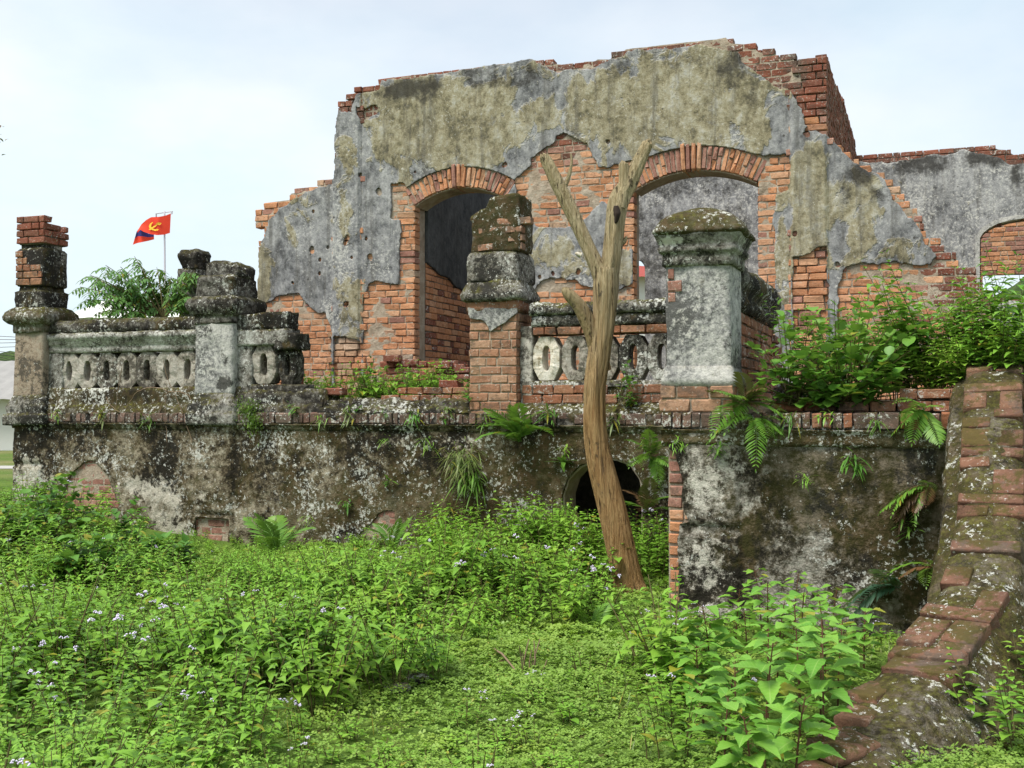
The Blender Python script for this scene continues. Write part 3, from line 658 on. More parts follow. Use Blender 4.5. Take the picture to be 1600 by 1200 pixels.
# rear wall with an arched window, grey plaster, black along its broken top
rw = obj('rear_wall', None, (), house)
rt = [(860, 300), (900, 262), (1330, 247), (1345, 245), (1380, 244), (1419, 241), (1422, 239), (1481, 236), (1482, 232), (1552, 229), (1556, 233), (1574, 234), (1582, 242), (1640, 240), (1740, 236)]
rtu = FB.poly(rt)
rpoly = np.array([(rtu[0][0], FLOOR - 0.3)] + [tuple(p) for p in rtu] + [(rtu[-1][0], FLOOR - 0.3)])
rw_open = FB.poly([(1531, 470), (1531, 372), (1536, 364), (1546, 356), (1560, 349), (1580, 344), (1600, 341), (1625, 341), (1655, 346), (1672, 352), (1690, 362), (1690, 470)])
rw_win = FB.poly([(960, 560), (960, 402), (985, 402), (996, 405), (1005, 411), (1008, 418), (1008, 560)])
def rf(U, Z): return np.minimum(np.minimum(sdf(rpoly, U, Z), -sdf(rw_open, U, Z)), -sdf(rw_win, U, Z))
def rfp(U, Z): return np.minimum(rf(U, Z), sdf(rpoly, U, Z) - 0.10 - 0.08 * fbm(U * 2.2, Z * 2.2, 0, 4, 31))
rblack = blobs(FB, [(1440, 255, 60, 22, 0.9), (1550, 245, 60, 18, 1.0), (1590, 270, 20, 50, 0.7), (1400, 262, 40, 18, 0.5), (1650, 250, 60, 30, 0.8), (1080, 290, 120, 40, 0.6), (1010, 400, 60, 160, 0.55), (1130, 380, 70, 120, 0.52)], 0.02)
plaster_sheet('plaster', FB, rfp, (rpoly[:, 0].min(), rpoly[:, 0].max()), (FLOOR - 0.3, rpoly[:, 1].max() + 0.05), 0.05, 0.02, 0.05, M['plaster_back'], rw,
              attrs={'ochre': lambda U, Z: 0.02 + 0 * U, 'black': rblack, 'pale': lambda U, Z: 0.12 + 0 * U})
plaster_sheet('wall_core', FB, rf, (rpoly[:, 0].min(), rpoly[:, 0].max()), (FLOOR - 0.3, rpoly[:, 1].max() + 0.05), 0.06, -0.015, 0.36, M['mortar_dark'], rw)
place_bricks(lay_courses(FB, (FLOOR, rpoly[:, 1].max() + 0.1), (FB.px(1300, 240)[0], FB.px(1620, 240)[0]), lambda U, Z: rf(U, Z) + 0.02, lambda U, Z: rfp(U, Z) < 0.06, lambda u, z: 'brick_top', 0.0), rw, 0, 'brick', 'brickwork')
fro = FB.poly([(1524, 470), (1524, 368), (1534, 356), (1548, 347), (1566, 340), (1588, 336), (1625, 334), (1660, 339), (1680, 346), (1698, 358), (1698, 470)], 0.06)
frp = [tuple(p) for p in fro] + [tuple(p) for p in FB.poly([(1690, 470), (1690, 362), (1672, 352), (1655, 346), (1625, 341), (1600, 341), (1580, 344), (1560, 349), (1546, 356), (1536, 364), (1531, 372), (1531, 470)], 0.06)]
prism('window_surround', FB, frp, 0.07, -0.1, M['greyrender'], rw)
# beyond that window a further brick wall with a lintel
FG = Frame(tuple(FB.p(0, 0, -3.2))[:2], DV, NV)
ow = obj('outer_wall', None, (), house)
gp = FG.poly([(1440, 640), (1440, 330), (1760, 318), (1760, 640)]); gop = FG.poly([(1540, 640), (1535, 428), (1640, 426), (1640, 640)])
gf = lambda U, Z: np.minimum(sdf(gp, U, Z), -sdf(gop, U, Z))
plaster_sheet('wall_core', FG, gf, (gp[:, 0].min(), gp[:, 0].max()), (FLOOR - 0.5, gp[:, 1].max()), 0.08, -0.014, 0.3, M['mortar'], ow)
place_bricks(lay_courses(FG, (3.2, gp[:, 1].max()), (gp[:, 0].min(), gp[:, 0].max()), gf, lambda U, Z: np.ones_like(U, bool), lambda u, z: 'brick' if BR.random() < 0.6 else 'brick_pink', 0.0), ow, 0, 'brick', 'brickwork')
# foundations below the house floor
def block(name, fr, u0, u1, z0, z1, o0, o1, mat, parent):
    return prism(name, fr, [(u0, z0), (u0, z1), (u1, z1), (u1, z0)], o1, o0, mat, parent)
uHL, uHR = outl[:, 0].min(), FF.px(1700, 600)[0] + 2
block('foundation', FF, uHL + 0.02, uHR, -0.4, FLOOR - 0.11, -9.0, -0.06, M['mortar_dark'], house)

# ------------------------------------------------------------------ terrace platform
terr = thing('terrace', FT.p(-4, 0), 'long stained terrace wall with soldier-brick cornice and a low dark vent arch', 'terrace')
zt = lambda x, y, o=0.0: FT.px(x, y, o)[1]
ut = lambda x, y=650, o=0.0: FT.px(x, y, o)[0]
U0, U1 = ut(25), ut(1040) + 1.9
Z_FR0, Z_FR1, Z_PL = 1.425, 1.565, 1.88        # cornice bricks, top of plinth
vent = FT.poly([(884, 900), (882, 775), (890, 750), (908, 731), (935, 720), (962, 719), (985, 728), (999, 750), (1002, 780), (1002, 900)])
wallp = np.array([(U0, -0.5), (U0, 1.40), (U1, 1.40), (U1, -0.5)])
EXT = [FT.poly(p) for p in ([(100, 830), (101, 775), (108, 752), (120, 734), (133, 723), (145, 721), (158, 729), (170, 744), (180, 764), (187, 790), (180, 802), (160, 830)],
                            [(309, 808), (363, 809), (364, 880), (309, 880)], [(560, 835), (600, 800), (618, 796), (620, 840)])]
def f_vent(U, Z): return np.minimum(sdf(wallp, U, Z), -sdf(vent, U, Z))
def f_tw(U, Z):
    n1 = 0.03 * fbm(U * 5, Z * 5, 0, 4, 44, 0.6); f = f_vent(U, Z) - 0.02
    for e in EXT: f = np.minimum(f, -sdf(e, U, Z) + n1 * 0.7)
    return f
uq0, uq1, ur0, ur1 = ut(68), ut(70), ut(308), ut(366)
def t_rel(U, Z):
    r = np.where(U < ut(68), 0.03, 0.0) + np.where((U > ur0) & (U < ur1), 0.03, 0.0)
    zj = zt(337, 803); r -= 0.03 * ((U > ur0) & (U < ur1) & (np.abs(Z - zj) < 0.03)); r -= 0.025 * ((U < ut(68)) & (np.abs(Z - zt(45, 725)) < 0.02)) + 0.02 * ((U > ur0) & (U < ur1) & (np.abs(Z - zt(337, 732)) < 0.02))
    return r
tpale = blobs(FT, [(255, 790, 42, 50, 0.85), (215, 760, 45, 20, 0.7), (270, 835, 40, 30, 0.8), (180, 815, 22, 22, 0.85), (50, 745, 26, 40, 0.8), (45, 780, 26, 30, 0.8), (85, 755, 18, 25, 0.5), (320, 775, 16, 14, 0.6), (335, 700, 30, 30, 0.35), (600, 690, 120, 22, 0.3), (740, 690, 80, 24, 0.35), (480, 700, 80, 40, 0.28)])
tmoss = blobs(FT, [(700, 790, 260, 50, 0.55), (850, 740, 100, 60, 0.6), (520, 800, 90, 40, 0.35), (215, 830, 28, 36, 0.45), (990, 700, 60, 50, 0.6), (450, 680, 60, 12, 0.5)])
tblack = blobs(FT, [(150, 700, 60, 20, 0.28), (270, 720, 50, 40, 0.3), (430, 760, 70, 60, 0.25), (820, 790, 70, 50, 0.3), (640, 760, 100, 30, 0.25), (500, 720, 120, 30, 0.2)])
plaster_sheet('plaster', FT, f_tw, (U0, U1), (-0.45, 1.42), 0.03, 0.03, 0.05, M['base'], terr, relief=t_rel, attrs={'pale': tpale, 'moss': tmoss, 'black': tblack}, rough=0.010, seed=51)
plaster_sheet('wall_core', FT, f_vent, (U0, U1), (-0.45, 1.42), 0.04, -0.006, 0.40, M['mortar'], terr, rough=0.012)
bl = lay_courses(FT, (-0.3, 1.35), (U0, ut(640)), f_vent, lambda U, Z: f_tw(U, Z) < 0.05, lambda u, z: 'brick_pink', 0.0)
place_bricks(bl, terr)
block('floor_slab', FT, U0 + 0.02, U1, 1.44, FLOOR, -3.0, -0.25, M['mortar_dark'], terr)
block('end_wall', FT, U0 + 0.03, U0 + 0.40, -0.4, 1.45, -3.0, -0.42, M['base'], terr)
molding('cornice_moulding', FT, U0 - 0.02, U1, [(0.0, 1.352), (0.045, 1.358), (0.05, 1.372), (0.06, 1.40), (0.085, 1.418), (0.085, 1.428), (-0.1, 1.43)], M['base'], terr, 0.06, 0.006, 61)
fz = []; u = ut(72); r6 = random.Random(6)
while u < U1 - 0.1:
    w = r6.uniform(0.066, 0.086)
    if r6.random() < 0.12: w = r6.uniform(0.16, 0.24)
    if r6.random() > 0.03: fz.append((brick_mat4(FT, u + w / 2, (Z_FR0 + Z_FR1) / 2 + 0.004, 0.080 + r6.uniform(-0.028, 0.010), w - r6.uniform(0.004, 0.014), Z_FR1 - Z_FR0 - r6.uniform(0.002, 0.03), 0.2, rot=r6.uniform(-0.03, 0.03)), 'brick_frieze'))
    u += w
place_bricks(fz, terr, 300, 'cornice_brick')
molding('cornice_bed', FT, ut(20), U1, [(0.05, Z_FR0), (0.055, Z_FR1 - 0.01), (-0.2, Z_FR1), (-0.2, Z_FR0)], M['darkstone'], terr, 0.06, 0.01, 67)
# plinth under the balustrade: whole at the left, ruined in the middle, brick at the right
molding('plinth', FT, ut(66), ut(372), [(0.06, Z_FR1 - 0.012), (0.05, Z_FR1 + 0.02), (0.0, 1.66), (-0.02, 1.68), (-0.03, 1.84), (-0.05, Z_PL), (-0.38, Z_PL), (-0.38, 1.5)], M['mossband'], terr, 0.05, 0.010, 71)
molding('plinth', FT, ut(360), ut(505), [(0.055, Z_FR1 - 0.012), (0.04, 1.63), (-0.02, 1.66), (-0.03, 1.78), (-0.06, 1.84), (-0.38, 1.80), (-0.38, 1.5)], M['darkstone'], terr, 0.05, 0.018, 73)
molding('plinth', FT, ut(500), ut(740), [(0.055, Z_FR1 - 0.012), (0.045, 1.60), (-0.04, 1.63), (-0.06, 1.70), (-0.14, 1.73), (-0.40, 1.72), (-0.40, 1.5)], M['darkstone'], terr, 0.05, 0.026, 75)
molding('plinth', FT, ut(800), U1, [(0.055, Z_FR1 - 0.012), (0.04, 1.61), (-0.06, 1.65), (-0.09, 1.70), (-0.09, Z_PL - 0.02), (-0.38, Z_PL - 0.02), (-0.38, 1.5)], M['mossband'], terr, 0.05, 0.012, 77)
pr = np.array([(ut(812), 1.66), (ut(812), Z_PL), (U1, Z_PL), (U1, 1.66)])
place_bricks(lay_courses(FT, (1.66, Z_PL), (ut(812), ut(1045)), lambda U, Z: sdf(pr, U, Z), lambda U, Z: vnoise(U * 2.3, Z * 4, 0, 3) > -0.35, lambda u, z: 'brick_pillar', -0.06, course=0.108, D=0.1), terr, 300, 'plinth_brick')
lr = np.array([(ut(585), 1.70), (ut(590), 1.80), (ut(640), 1.84), (ut(745), 1.85), (ut(745), 1.70)])
place_bricks(lay_courses(FT, (1.69, 1.86), (ut(500), ut(745)), lambda U, Z: sdf(lr, U, Z), lambda U, Z: vnoise(U * 2.3, Z * 4, 0, 9) > -0.4, lambda u, z: 'brick_pillar', -0.12, course=0.085, D=0.2), terr, 300, 'rubble_brick')
# a few loose bricks left standing along the broken edge and behind it
lb = []
for x, y, o in ((452, 596, -0.25), (520, 612, -0.1), (700, 600, -0.3), (610, 560, -2.2), (640, 566, -2.3), (690, 570, -2.2), (712, 574, -2.3), (660, 585, -2.1), (626, 590, -2.0), (705, 600, -1.9)):
    uu, zz = FT.px(x, y, o); lb.append((brick_mat4(FT, uu, zz, o, 0.24, 0.085, 0.14), 'brick_top'))
steps = np.array([(ut(590, 560, -2.3), FLOOR), (ut(590, 560, -2.3), 2.28), (ut(735, 560, -2.3), 2.20), (ut(735, 560, -2.3), FLOOR)])
place_bricks(lb + lay_courses(FT, (FLOOR, 2.30), (steps[0][0], steps[2][0]), lambda U, Z: sdf(steps, U, Z) + 0.03 * vnoise(U * 5, Z, 0, 4), lambda U, Z: np.ones_like(U, bool), lambda u, z: 'brick_top' if BR.random() < 0.7 else 'brick', -2.3, D=0.3), terr, 300, 'step_brick')

# ------------------------------------------------------------------ pillars on the terrace
def rect(fr, xl, xr, y, o):                    # front face of a pillar between two photo columns
    return fr.px(xl, y, o)[0], fr.px(xr, y, o)[0]
def stack(name, fr, u0, u1, of, dep, prof, mat, parent, seed, amp=0.012, corner=0.03, top=None, attrs=None):
    return ring_solid(name, fr, [(z, u0 - e, u1 + e, of - dep - e, of + e) for z, e in prof], mat, parent, amp, corner, seed, top, attrs=attrs)
def face_bricks(fr, u0, u1, z0, z1, of, dep, mat, parent, poly=None, course=0.093, side=True, name='brick', sdep=None, hide=None):
    P = np.array(poly) if poly is not None else np.array([(u0, z0), (u0, z1 + 0.02), (u1, z1 + 0.02), (u1, z0)])
    sh = (lambda U, Z: np.ones_like(U, bool)) if hide is None else hide
    L = lay_courses(fr, (z0, z1), (u0, u1), lambda U, Z: sdf(P, U, Z), sh, lambda u, z: mat, of, course, D=0.11, jit=0.004)
    if side:
        c = fr.p(u1, 0, of); fs = Frame((c.x, c.y), -fr.n, fr.d); d = sdep or dep
        zs = lambda u: z1
        L += lay_courses(fs, (z0, z1), (0.02, d), lambda U, Z: np.where(U > 0.02, 1, -1) * np.where(Z < P[:, 1].max(), 1, -1) * np.ones_like(U), lambda U, Z: np.ones_like(U, bool), lambda u, z: mat, 0.0, course, D=0.1, jit=0.004)
    place_bricks(L, parent, 300, name)

# corner pillar, tall and broken
p1 = thing('terrace_pillar', FT.p(ut(45), 0), 'tall broken brick pillar at the terrace corner with tan rendered shaft and bare stepped brick top', 'pillar', 'terrace pillars')
of = 0.05; a0, a1 = rect(FT, 22, 67, 570, of); z = lambda y: zt(45, y, of); D1 = 0.46
stack('base', FT, a0, a1, of, D1, [(z(664), 0.10), (z(648), 0.11), (z(646), 0.07), (z(636), 0.08), (z(628), 0.05), (z(620), 0.03), (z(616), 0.0)], M['stone'], p1, 81, attrs={'black': lambda U, Z: 0.3 + 0 * U})
stack('shaft', FT, a0, a1, of, D1, [(z(620), 0.004), (z(518), 0.0)], M['tan'], p1, 83, 0.007, 0.02)
stack('capital', FT, a0, a1, of, D1, [(z(520), 0.02), (z(508), 0.03), (z(506), 0.07), (z(500), 0.11), (z(495), 0.12), (z(488), 0.10), (z(480), 0.03)], M['stone'], p1, 85, 0.014, attrs={'moss': lambda U, Z: 0.45 + 0 * U})
stack('dark_block', FT, a0, a1, of, D1, [(z(483), -0.02), (z(478), 0.0), (z(456), 0.0), (z(453), -0.04), (z(446), -0.045)], M['darkstone'], p1, 87, 0.016)
stack('brick_block', FT, a0, a1, of, D1, [(z(447), -0.015), (z(445), -0.006), (z(391), -0.006), (z(387), -0.03)], M['darkstone'], p1, 89, 0.008)
bu = a0 + (a1 - a0) * 0.93
face_bricks(FT, a0, a1 + 0.0, z(446), z(389), of + 0.012, D1, 'brick_pillar', p1, poly=[(a0, z(447)), (a0, z(390)), (a0 + 0.1, z(392)), (a0 + 0.2, z(408)), (a0 + 0.36, z(414)), (bu, z(420)), (bu, z(447))], side=False)
stack('neck', FT, a0, a1, of, D1, [(z(389), -0.05), (z(379), -0.05)], M['stone'], p1, 91)
tp = [(a0, z(381)), (a0, z(340)), (a0 + (a1 - a0) * 0.5, z(337)), (a1, z(338)), (a1, z(381))]
face_bricks(FT, a0 + 0.01, a1, z(381), z(337), of, D1, 'brick_top', p1, poly=tp, side=False, name='top_brick')
c = FT.p(a1, 0, of); FS1 = Frame((c.x, c.y), -FT.n, FT.d)
sp = FS1.poly([(64, 390), (64, 338), (78, 343), (80, 348), (86, 351), (86, 355), (93, 356), (94, 361), (109, 363), (110, 380)])
place_bricks(lay_courses(FS1, (z(381), z(337)), (0.02, D1), lambda U, Z: sdf(sp, U, Z) + 0.03, lambda U, Z: np.ones_like(U, bool), lambda u, zz: 'brick_top', 0.0, D=0.3), p1, 300, 'top_brick')
stack('top_core', FT, a0, a1, of, D1, [(z(381), -0.03), (z(366), -0.03), (z(362), -0.06)], M['mortar_dark'], p1, 93)

# second pillar, capped low
p2 = thing('terrace_pillar', FT.p(ut(335), 0), 'low rendered pillar with black mossy capital between the oval balusters', 'pillar', 'terrace pillars')
a0, a1 = rect(FT, 304, 363, 570, of); z = lambda y: zt(335, y, of); D2 = 0.52
stack('base', FT, a0, a1, of, D2, [(z(664), 0.085), (z(646), 0.09), (z(644), 0.07), (z(632), 0.065), (z(630), 0.04), (z(624), 0.035), (z(622), 0.02), (z(614), 0.0)], M['stone'], p2, 95, 0.009, attrs={'black': lambda U, Z: 0.35 + 0 * U})
stack('shaft', FT, a0, a1, of, D2, [(z(616), 0.0), (z(500), 0.0)], M['greyrender'], p2, 97, 0.008, 0.02, attrs={'black': blobs(FT, [(350, 600, 14, 16, 0.7), (318, 520, 18, 16, 0.55), (352, 560, 8, 16, 0.6)], of), 'pale': blobs(FT, [(325, 580, 24, 34, 0.4)], of)})
stack('capital', FT, a0, a1, of, D2, [(z(506), 0.015), (z(494), 0.02), (z(492), 0.05), (z(484), 0.09), (z(474), 0.10), (z(467), 0.08), (z(462), 0.02)], M['darkstone'], p2, 99, 0.018)
stack('block', FT, a0, a1, of, D2, [(z(464), 0.0), (z(460), 0.01), (z(434), 0.0), (z(429), -0.03)], M['darkstone'], p2, 101, 0.016)
stack('top_block', FT, a0 + 0.10, a1 - 0.0, of - 0.1, D2 - 0.12, [(z(431), 0.0), (z(414), 0.0), (z(408), -0.04)], M['darkstone'], p2, 103, 0.024, 0.05, top=lambda u, o, zz: zz + 0.05 * vnoise(u * 6, o * 6, 0, 2) * (zz > z(420)))

# third pillar, bare brick shaft
p3 = thing('terrace_pillar', FT.p(ut(770), 0), 'brick pillar with lichened capital and mossy crumbling top before the left archway', 'pillar', 'terrace pillars')
a0, a1 = rect(FT, 732, 808, 550, of); z = lambda y: zt(770, y, of); D3 = 0.52
stack('shaft_core', FT, a0, a1, of, D3, [(z(652), -0.014), (z(470), -0.014)], M['mortar'], p3, 105, 0.004, 0.008)
kb = FT.poly([(733, 482), (735, 496), (752, 500), (758, 505), (764, 512), (767, 518), (775, 512), (790, 503), (800, 495), (808, 489), (808, 482)], of)
face_bricks(FT, a0, a1, z(655), z(485), of, D3, 'brick_shaft', p3, course=0.098)
plaster_sheet('render_patch', FT, lambda U, Z: sdf(kb, U, Z) + 0.01 * fbm(U * 9, Z * 9, 0, 3, 6), (a0, a1), (z(525), z(478)), 0.015, of + 0.022, 0.03, M['greyrender'], p3)
stack('necking', FT, a0, a1, of, D3, [(z(486), 0.015), (z(470), 0.022)], M['brick_pillar'], p3, 107, 0.008, 0.02)
stack('capital', FT, a0, a1, of, D3, [(z(471), 0.03), (z(468), 0.075), (z(460), 0.085), (z(452), 0.06), (z(443), 0.025), (z(438), 0.01)], M['stone'], p3, 109, 0.015)
stack('block', FT, a0, a1, of, D3, [(z(441), 0.01), (z(438), 0.02), (z(400), 0.018), (z(395), 0.0), (z(390), -0.03)], M['stone'], p3, 111, 0.010, 0.04, attrs={'black': blobs(FT, [(785, 420, 22, 16, 0.5)], of)})
zt0, zt1 = z(393), z(306)
def slope(u, o, zz):
    k = np.clip((zz - zt0) / (zt1 - zt0), 0, 1); s = np.clip((u - a0) / (a1 - a0), 0, 1)
    h = 0.66 + 0.16 * (s > 0.20) + 0.18 * (s > 0.42) + 0.05 * vnoise(u * 11, o * 11, 0, 4)
    return zt0 + (zz - zt0) * (1 - k * (1 - h))
stack('top_block', FT, a0 + 0.02, a1 + 0.03, of - 0.01, D3 - 0.1, [(zt0, 0.0), (z(350), 0.0), (z(322), 0.0), (zt1, -0.008)], M['darkstone'], p3, 113, 0.018, 0.02, top=slope, attrs={'moss': lambda U, Z: 0.5 + 0 * U})
tb = []
r7 = random.Random(7)
for row, y in enumerate((386, 373, 360, 347)):
    uu = a0 + 0.10 + (0.1 if row % 2 else 0)
    while uu < a1 - 0.02:
        l = r7.choice((0.12, 0.2, 0.22)); tb.append((brick_mat4(FT, uu + l / 2, z(y), of - 0.002 + r7.uniform(-0.03, 0.008), l - r7.uniform(0.01, 0.05), 0.075, 0.12, rot=r7.uniform(-0.06, 0.06)), 'brick_shaft')); uu += l
place_bricks(tb, p3, 300, 'top_brick')

# stub of the pillar at the far corner of the terrace
P5 = FF.p(0, 0, 0.35); F5 = Frame((P5.x, P5.y), DV, NV)
a0, a1 = F5.px(277, 430)[0], F5.px(308, 430)[0]
p5 = thing('terrace_pillar', F5.p(a0, 0), 'distant stub of a dark brick pillar behind the small tree on the terrace', 'pillar', 'terrace pillars')
z5 = lambda y: F5.px(290, y)[1]
stack('shaft', F5, a0, a1, 0.0, 0.48, [(1.5, 0.0), (z5(420), 0.0)], M['stone'], p5, 115, 0.015)
stack('top_block', F5, a0, a1, 0.0, 0.48, [(z5(421), -0.02), (z5(395), -0.01), (z5(389), -0.05)], M['darkstone'], p5, 117, 0.03, 0.05)

# ------------------------------------------------------------------ balustrades
def baluster_mesh(w, h, d, mat, seed, ch=0.21):
    """an octagonal ring with a long oval hole, thick as a wall"""
    n = 48; r = random.Random(seed); ang = np.linspace(0, 2 * math.pi, n, endpoint=False)
    hw, hh, cx, cz = w / 2, h / 2, w * 0.24, h * ch
    oc = np.array([(hw, -hh + 1.35 * cz), (hw, hh - 1.35 * cz), (hw - cx, hh), (-hw + cx, hh), (-hw, hh - 1.35 * cz), (-hw, -hh + 1.35 * cz), (-hw + cx, -hh), (hw - cx, -hh)])
    def hit(P, a):
        dx, dz = math.cos(a), math.sin(a); best = 9
        for i in range(len(P)):
            p, q = P[i], P[(i + 1) % len(P)]; e = q - p; den = dx * e[1] - dz * e[0]
            if abs(den) < 1e-9: continue
            t = (p[0] * e[1] - p[1] * e[0]) / den; s = (p[0] * dz - p[1] * dx) / den
            if t > 0 and -1e-6 <= s <= 1 + 1e-6: best = min(best, t)
        return best
    iw, ih = w * 0.140, h * 0.28
    th = [math.atan2(math.sin(a) * hh, math.cos(a) * hw) for a in ang]
    outer = np.array([(math.cos(a) * hit(oc, a), math.sin(a) * hit(oc, a)) for a in th])
    inner = []
    for a in ang:
        x, zz = iw * math.cos(a), ih * math.sin(a); L = ih - iw                      # stadium
        c, s = math.cos(a), math.sin(a); inner.append((iw * np.sign(c) * abs(c) ** 0.8, ih * np.sign(s) * abs(s) ** 0.62))
    inner = np.array(inner); b = 0.012
    mid = (outer * 0.45 + inner * 0.55)
    L = [(outer, d / 2 - b), (outer * 0.96 + inner * 0.04, d / 2), (mid, d / 2 + 0.004), (outer * 0.05 + inner * 0.95, d / 2), (inner, d / 2 - b), (inner, 0), (inner, -d / 2 + b), (mid, -d / 2), (outer, -d / 2 + b), (outer, 0)]
    V = []
    for p, y in L:
        nn = 0.011 * fbm(p[:, 0] * 9 + seed * 1.7, p[:, 1] * 9, y * 9, 4, seed, 0.65); V.append(np.column_stack([p[:, 0] * (1 + nn), -np.full(n, y) + nn, p[:, 1] * (1 + nn)]))
    V = np.concatenate(V); m = len(L); r0 = np.arange(m)[:, None] * n; r1 = ((np.arange(m) + 1) % m)[:, None] * n; c = np.arange(n)[None, :]; c2 = (c + 1) % n
    q = np.stack([r0 + c, r1 + c, r1 + c2, r0 + c2], -1).reshape(-1, 4)
    me = mesh_np('baluster', V, q, None, False); me.materials.append(mat); return me
def balusters(cols, x_ref, yb, ytop, o, mats, parent, w, d=0.20, ch=0.21):
    for k, x in enumerate(cols):
        zb_, zt_ = zt(x_ref, yb, o), zt(x_ref, ytop, o); me = baluster_mesh(w, zt_ - zb_, d, M[mats[k % len(mats)]], 200 + k + int(x), ch)
        u, _ = FT.px(x, (yb + ytop) / 2, o)
        obj('baluster', me, (), parent, Matrix.Translation(FT.p(u, (zb_ + zt_) / 2, o - d / 2)) @ FT.R @ Matrix.Rotation(BR.uniform(-0.03, 0.03), 4, 'Z'))
def rail(name, u0, u1, prof, mat, parent, seed, amp=0.008, attrs=None): return molding(name, FT, u0, u1, prof, mat, parent, 0.04, amp, seed, attrs=attrs)
OB = -0.08
bL = thing('balustrade', FT.p(ut(190), Z_PL), 'long balustrade of seven oval-holed balusters between the corner pillar and the low pillar', 'balustrade', 'terrace balustrades')
zz = lambda y: zt(200, y)
balusters((108, 136, 166, 197.5, 229, 260.5, 292.5), 200, 607, 550.5, OB, ['baluster', 'baluster', 'baluster_b', 'baluster', 'baluster_b', 'baluster'], bL, 0.322, 0.20, 0.13)
rail('bottom_rail', ut(80), ut(304), [(OB + 0.02, Z_PL - 0.01), (OB + 0.025, zz(606)), (OB - 0.25, zz(606)), (OB - 0.25, Z_PL - 0.01)], M['baluster'], bL, 121)
rail('top_rail', ut(72), ut(306), [(OB - 0.26, zz(549.5)), (OB + 0.01, zz(549.5)), (OB + 0.03, zz(548)), (OB + 0.03, zz(538)), (OB + 0.055, zz(536)), (OB + 0.06, zz(529)), (OB + 0.085, zz(527)), (OB + 0.09, zz(520)), (OB + 0.03, zz(517)), (OB - 0.26, zz(517))], M['rail'], bL, 123)
rail('coping', ut(70), ut(306), [(OB - 0.3, zz(518)), (OB + 0.02, zz(518)), (OB + 0.05, zz(515)), (OB + 0.05, zz(504)), (OB, zz(497)), (OB - 0.15, zz(495)), (OB - 0.3, zz(500))], M['darkstone'], bL, 125, 0.014)
a, b_ = ut(66), ut(92); ring_solid('end_post', FT, [(Z_PL - 0.02, a, b_, OB - 0.24, OB + 0.02), (zz(548), a, b_, OB - 0.24, OB + 0.02)], M['stone'], bL, 0.01, 0.02, 127)
bM = thing('balustrade', FT.p(ut(412), Z_PL), 'broken balustrade stub with one pale oval baluster beside the low pillar', 'balustrade', 'terrace balustrades')
zz = lambda y: zt(412, y)
balusters((412,), 412, 600, 539, OB, ['baluster'], bM, 0.35); balusters((449,), 412, 602, 541, OB - 0.03, ['darkstone'], bM, 0.25)
for (x0, x1, y0, y1, m, s, am) in ((366, 447, 539, 514, 'rail', 131, 0.01), (425, 462, 547, 520, 'darkstone', 133, 0.02), (366, 440, 515, 489, 'darkstone', 135, 0.02), (420, 446, 516, 488, 'darkstone', 137, 0.022)):
    ring_solid('rail_block', FT, [(zz(y0), ut(x0), ut(x1), OB - 0.26, OB + 0.05), (zz(y1), ut(x0), ut(x1), OB - 0.26, OB + 0.05)], M[m], bM, am, 0.03, s)
a, b_ = ut(362), ut(388); ring_solid('end_post', FT, [(1.80, a, b_, OB - 0.24, OB + 0.02), (zz(538), a, b_, OB - 0.24, OB + 0.02)], M['stone'], bM, 0.01, 0.02, 139)
a, b_ = ut(380), ut(470); ring_solid('bottom_rail', FT, [(1.78, a, b_, OB - 0.24, OB + 0.03), (zz(600), a, b_, OB - 0.24, OB + 0.02)], M['darkstone'], bM, 0.014, 0.03, 140)
bR = thing('balustrade', FT.p(ut(930), Z_PL), 'balustrade with a limewashed oval baluster behind the dead tree trunk', 'balustrade', 'terrace balustrades')
zz = lambda y: zt(930, y)
balusters((853.5, 898.5, 943.5, 989, 1034), 930, 594, 524, OB, ['baluster_white', 'baluster', 'baluster', 'stone', 'stone'], bR, 0.315)
rail('bottom_rail', ut(826), ut(1060), [(OB + 0.01, Z_PL - 0.03), (OB + 0.015, zz(594)), (OB - 0.22, zz(594)), (OB - 0.22, Z_PL - 0.03)], M['stone'], bR, 141)
br_ = np.array([(ut(830), zz(522)), (ut(830), zz(507)), (ut(1060), zz(507)), (ut(1060), zz(522))])
place_bricks(lay_courses(FT, (zz(522), zz(508)), (ut(830), ut(1060)), lambda U, Z: np.ones_like(U), lambda U, Z: np.ones_like(U, bool), lambda u, q: 'brick_pillar', OB + 0.035, course=zz(507.5) - zz(522), L=0.28, D=0.28), bR, 300, 'rail_brick')
rail('top_rail', ut(828), ut(1060), [(OB - 0.26, zz(508)), (OB + 0.02, zz(508)), (OB + 0.04, zz(505)), (OB + 0.04, zz(492)), (OB + 0.01, zz(489)), (OB - 0.26, zz(489))], M['stone'], bR, 143, 0.012)
rail('coping', ut(826), ut(1060), [(OB - 0.3, zz(489.5)), (OB + 0.05, zz(489.5)), (OB + 0.075, zz(486)), (OB + 0.07, zz(476)), (OB + 0.01, zz(470)), (OB - 0.3, zz(468))], M['stone'], bR, 145, 0.018)
a, b_ = ut(808), ut(829); ring_solid('end_post', FT, [(1.6, a, b_, OB - 0.24, OB + 0.02), (zz(506), a, b_, OB - 0.24, OB + 0.02)], M['baluster'], bR, 0.008, 0.02, 147, attrs={'pale': lambda U, Z: 0.6 * (np.abs(Z - 2.15) < 0.25)})

